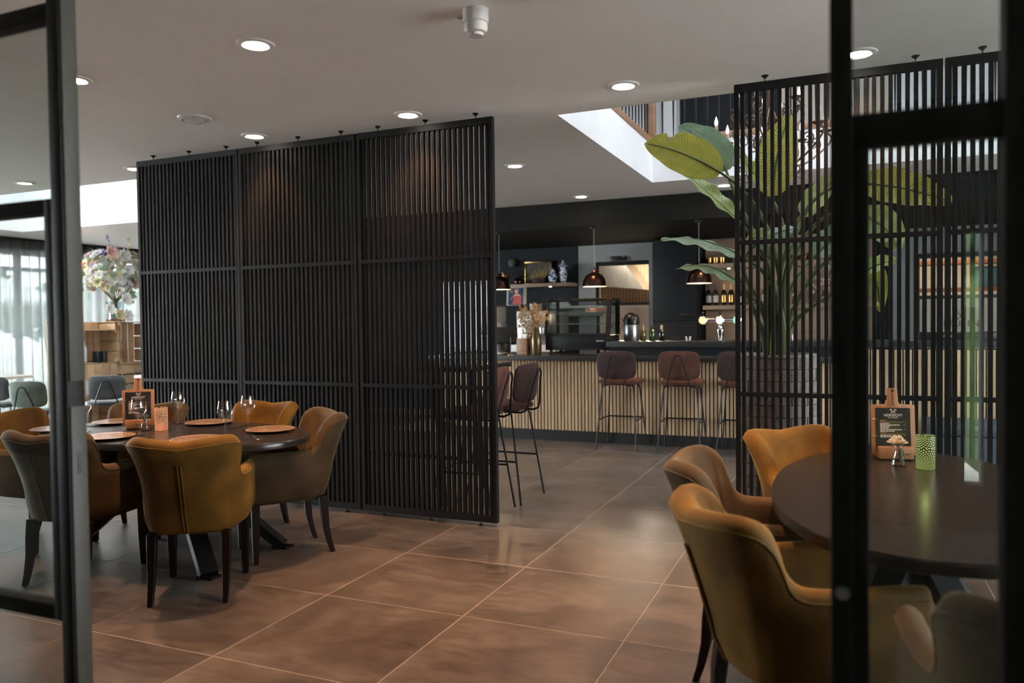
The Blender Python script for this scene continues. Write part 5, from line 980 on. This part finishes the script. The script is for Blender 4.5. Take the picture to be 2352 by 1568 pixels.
# ================================================================== CHANDELIER
cx, cyy, cz = -.57, 7.0, 3.0
t = thing('chandelier', 'wrought iron chandelier with candle bulbs hanging in the stair void', 'chandelier', (cx, cyy, cz))
ob('column', MB().lathe([(.006, -.30), (.02, -.27), (.03, -.2), (.015, -.1), (.035, 0), (.018, .08), (.022, .2), (.03, .3), (.012, .4), (.012, .6)], 16), 'iron_rust', t)
ob('chain', MB().tube([(0, 0, .6), (0, 0, 2.5)], .008, 6), 'iron_rust', t)
def spiral(c, r0, turns, d, n=26, start=0): return [(c[0]+d*(r0*(1-.8*k/n))*math.cos(start+turns*6.283*k/n), 0, c[1]+(r0*(1-.8*k/n))*math.sin(start+turns*6.283*k/n)) for k in range(n+1)]
arm_me = {}
for nm, R_, zb in (('outer', .45, .0), ('inner', .27, .24)):
    a = MB().tube(spline([(.02, 0, zb-.02), (.10, 0, zb-.20), (.25*R_/.45, 0, zb-.27), (R_-.03, 0, zb-.16), (R_+.05, 0, zb-.06), (R_, 0, zb+.0)], 22), .0085, 7)
    a.tube(spiral((R_-.10, zb-.10), .065, 1.5, 1, start=-1.2), .006, 6); a.tube(spiral((.12, zb-.06), .055, 1.4, -1, start=2), .006, 6); a.tube(spiral((R_*.55, zb-.33), .06, 1.4, 1, start=1.5), .006, 6)
    arm_me[nm] = mesh('arm', a)
pan = mesh('drip_pan', MB().lathe([(.006, -.01), (.03, -.004), (.055, .012), (.052, .014), (.02, .004), (.012, .0)], 18)); slv = mesh('candle_sleeve', MB().lathe([(.014, .004), (.014, .095), (.006, .098)], 14)); flm = mesh('flame_bulb', MB().lathe([(.008, .096), (.016, .115), (.014, .135), (.005, .165), (.001, .178)], 14))
for nm, R_, zb, n, ph in (('outer', .45, .0, 8, .25), ('inner', .27, .24, 5, .6)):
    for k in range(n):
        a = ph+6.283*k/n; ar = place('arm', arm_me[nm], 'iron_rust', t, (0, 0, 0), rz=a)
        place('drip_pan', pan, 'iron_rust', ar, (R_, 0, zb)); place('candle_sleeve', slv, 'candle_sleeve', ar, (R_, 0, zb)); place('flame_bulb', flm, 'bulb_flame', ar, (R_, 0, zb))

# ================================================================== CRATE SHELF AND BOUQUET
def crate(label, x1, y0, y1, z0, z1, front, dx=.42, lift=0):
    t = thing('wooden_crate', label, 'crate', (x1, (y0+y1)/2, z0), group='stacked wooden crates'); w = (y1-y0)/2-.002; h = z1-z0-.003; n = max(4, int(2*w/.11))
    def pl(*b): ob('plank', MB().box(*b), 'crate_pine', t, bevel=.003, segs=1)
    for k in range(n):
        a = -w+2*w*k/n; b_ = -w+2*w*(k+1)/n-.008; pl(-dx, -dx+.012, a, b_, 0, h)
        if front == 'planks': pl(-.012, 0, a, b_, 0, h)
    m = 3
    for k in range(m):
        a = -dx+.014+(dx-.028)*k/m; b_ = -dx+.014+(dx-.028)*(k+1)/m-.012
        pl(a, b_, -w, w, 0, .012); pl(a, b_, -w, w, h-.012, h)
        if front == 'slats': pl(-.012, 0, -w, w, h*k/m, h*(k+1)/m-.02)
    for s in (-1, 1):
        for k in range(m): pl(-dx+.014, -.014, s*w-(.012 if s > 0 else 0), s*w+(0 if s > 0 else .012), .016+(h-.032)*k/m, .016+(h-.032)*(k+1)/m-.012)
        for z_ in (0, 1): ob('corner_block', MB().prism_xz([(-.05, 0), (0, 0), (0, .05 if not z_ else -.05)], 0, .02), 'crate_pine', t, (-.004, s*(w-.05), .012 if not z_ else h-.012), rz=R(90) if s > 0 else R(-90), smooth=False)
crate('open pine crate holding the jug and patterned tins', -9.93, 7.62, 8.30, .90, 1.395, 'open'); crate('pine crate turned with its planked base outward under the jug crate', -9.93, 7.62, 8.25, .40, .897, 'planks'); crate('bottom pine crate nearest the sage green chair', -9.93, 7.62, 8.25, .0, .397, 'open')
crate('open pine crate with the bull figurine under the bouquet', -10.02, 8.303, 9.02, .87, 1.51, 'open', .46); crate('slatted pine crate below the figurine crate', -10.02, 8.303, 9.02, .42, .867, 'slats', .46); crate('bottom pine crate with split logs beside the screen', -10.02, 8.303, 9.02, 0, .417, 'open', .46)
crate('tall back pine crate seen above the jug crate', -10.37, 7.70, 8.30, .91, 1.51, 'planks', .34); crate('low back pine crate behind the jug stack', -10.37, 7.70, 8.30, 0, .905, 'planks', .34)
for k, (y, r_) in enumerate(((8.42, .07), (8.57, .075), (8.73, .07), (8.50, .065), (8.66, .07))):
    z_ = .085+(.135 if k > 2 else 0); o = ob('firewood_log', MB().lathe([(r_, -.18), (r_*1.03, 0), (r_*.96, .18)], 12), 'log_wood', None, (-10.22, y, z_), rot=(0, R(90), 0)); tag(o, 'split log end in the bottom crate', 'log', 'firewood logs in the bottom crate')
t = thing('stone_jug', 'pale stoneware jug in the open crate', 'jug', (-10.05, 7.74, .913)); ob('jug_body', MB().lathe([(.055, 0), (.075, .02), (.08, .2), (.06, .26), (.03, .30), (.03, .34), (.038, .35)], 24), 'white_wall', t); ob('jug_handle', MB().tube([(.03, .0, .33), (.075, 0, .31), (.07, 0, .25)], .009, 8), 'white_wall', t)
for k, y in enumerate((7.955, 8.065)): o = ob('patterned_tin', MB().lathe([(.052, 0), (.054, .004), (.054, .16), (.05, .163), (.001, .163)], 24), 'lantern_off' if False else 'menu_black', None, (-10.0, y, .913)); tag(o, 'dark patterned round tin in the open crate', 'tin', 'dark patterned tins')
tag(ob('wooden_disc', MB().lathe([(.13, 0), (.13, .02)], 28), 'log_wood', None, (-10.30, 8.0, 1.045), rot=(0, R(75), 0)), 'round wooden disc leaning at the back of the open crate', 'disc')
t = thing('bull_figurine', 'pale carved bull head figurine in the crate under the bouquet', 'figurine', (-10.15, 8.45, .883)); ob('head', MB().lathe([(.06, 0), (.05, .06), (.045, .16), (.075, .24), (.06, .31), (.001, .33)], 18), 'log_wood', t)
for s in (-1, 1): ob('horn', MB().tube(spline([(0, s*.04, .28), (0, s*.11, .33), (0, s*.12, .42), (0, s*.07, .47)], 12), [.022-.0015*k for k in range(12)], 8), 'log_wood', t)
t = thing('menu_card', 'small black menu card clipped to a wooden stand by the crates', 'menu', (-9.15, 8.5, .72), R(50)); ob('card', MB().box(-.11, .11, -.004, .004, .1, .38), 'menu_black', t, smooth=False, rot=(R(-8), 0, 0)); ob('stand_board', MB().box(-.13, .13, .004, .014, .02, .44), 'board_acacia', t, bevel=.003, rot=(R(-8), 0, 0)); ob('foot_block', MB().box(-.1, .1, -.03, .06, 0, .04), 'board_acacia', t, bevel=.003); text('card_heading', 'HOFZICHT', .035, 'ink_white', t, (0, .037, .31), (R(82), 0, 0))
for k in range(5): ob('card_line', MB().box(-.08, .06-.02*(k % 2), -.0052, -.004, .15+.03*k, .158+.03*k), 'ink_gold' if k in (1, 4) else 'ink_white', t, smooth=False, rot=(R(-8), 0, 0))
t = thing('side_table', 'light square table holding the small menu card by the crates', 'table', (-9.15, 8.55, 0)); ob('tabletop', MB().prism(rrect(.38, .38, .03), .68, .719), 'white_plastic', t); 
for sx in (-1, 1):
    for sy in (-1, 1): ob('leg', MB().box(sx*.33-.02, sx*.33+.02, sy*.33-.02, sy*.33+.02, 0, .68), 'black_metal', t, smooth=False)
vz = 1.5115
t = thing('glass_vase', 'wide brownish glass vase packed with stems on the crates', 'vase', (-10.15, 8.42, vz)); ob('vase_body', MB().lathe([(.13, 0), (.135, .02), (.125, .06), (.12, .18), (.14, .30), (.132, .30), (.112, .18), (.12, .04), (.001, .03)], 30), 'pane_case', t, angle=60); ob('vase_foot', MB().lathe([(.136, 0), (.138, .03), (.12, .04), (.001, .04)], 30), 'bottle_amber', t)
bq = thing('flower_bouquet', 'large loose bouquet of white, cream and pink garden flowers', 'flowers', (-10.15, 8.42, vz)); random.seed(21)
def bloom(n, r, cup):
    mb = MB()
    for ring in range(3):
        for k in range(n):
            a = 6.283*k/n+ring*.4; c, s = math.cos(a), math.sin(a); rr = r*(1-.26*ring)
            mb.add([(0, 0, 0), (c*rr*.6-s*rr*.36, s*rr*.6+c*rr*.36, cup*rr*.7), (c*rr, s*rr, cup*rr+ring*.45*rr), (c*rr*.6+s*rr*.36, s*rr*.6-c*rr*.36, cup*rr*.7)], [(0, 1, 2, 3)])
    return mb
bms = [mesh('blossom', bloom(6, .055, .5), smooth=False), mesh('blossom', bloom(8, .075, .7), smooth=False), mesh('blossom', bloom(5, .035, .3), smooth=False)]
cols = ['petal_white']*9+['petal_cream']*5+['petal_pink']+['petal_violet']
pos = []
for k in range(285):
    a = random.uniform(0, 6.283); e = random.uniform(-.55, 1.2); q = random.uniform(.35, 1)**.5
    p = (.52*q*math.cos(e)*math.cos(a)*.8, .58*q*math.cos(e)*math.sin(a), .68+.42*q*math.sin(e)); n_ = Vector(p)-Vector((0, 0, .55))
    place('blossom', random.choice(bms), random.choice(cols), bq, p, rot=n_.to_track_quat('Z', 'Y').to_euler()).scale = (random.uniform(.75, 1.25),)*3
for (y, z, m, s) in ((-.38, .98, 'petal_pink', 1.5), (-.16, .95, 'petal_white', 1.5), (.42, .95, 'petal_white', 1.3), (.62, .62, 'petal_white', 2.0), (.48, .60, 'petal_white', 2.0), (-.15, .30, 'petal_white', 1.5), (-.42, .16, 'petal_white', 1.3), (-.26, .08, 'petal_cream', 1.4), (-.14, .06, 'petal_white', 1.5), (.66, .93, 'petal_pink', 1.0)): place('blossom', bms[1], m, bq, (.36, y, z), rot=(0, R(70), 0)).scale = (s, s, s)
for y, m, hh in ((-.28, 'petal_violet', 1.26), (.10, 'petal_cream', 1.28), (.68, 'petal_white', 1.24)):
    for k in range(9): place('blossom', bms[2], m, bq, (.2+.02*math.sin(k*2), y*(.7+.3*k/8)+.02*math.cos(k*2.3), .95+(hh-.95)*k/8), rot=(k, .6, 0))
lfm = mesh('leaf', MB().grid(lambda u, v: (.09*(u-.2), .05*math.sin(u*3.14)*(v-.5), .03*u*u), 6, 3))
for k in range(60):
    a = random.uniform(0, 6.283); e = random.uniform(-.7, 1.2); p = (.42*math.cos(e)*math.cos(a), .5*math.cos(e)*math.sin(a), .62+.42*math.sin(e)); place('leaf', lfm, 'bouquet_leaf', bq, p, rot=(random.uniform(-2, 2), random.uniform(-2, 2), a)).scale = (1.6,)*3
for k in range(26): a = 6.283*k/26; ob('stem', MB().tube([(.085*math.cos(a+2), .085*math.sin(a+2), .045), (.03*math.cos(a), .03*math.sin(a), .3), (.25*math.cos(a), .3*math.sin(a), .62)], .006, 5), 'stem_green' if k % 3 else 'log_wood', bq)
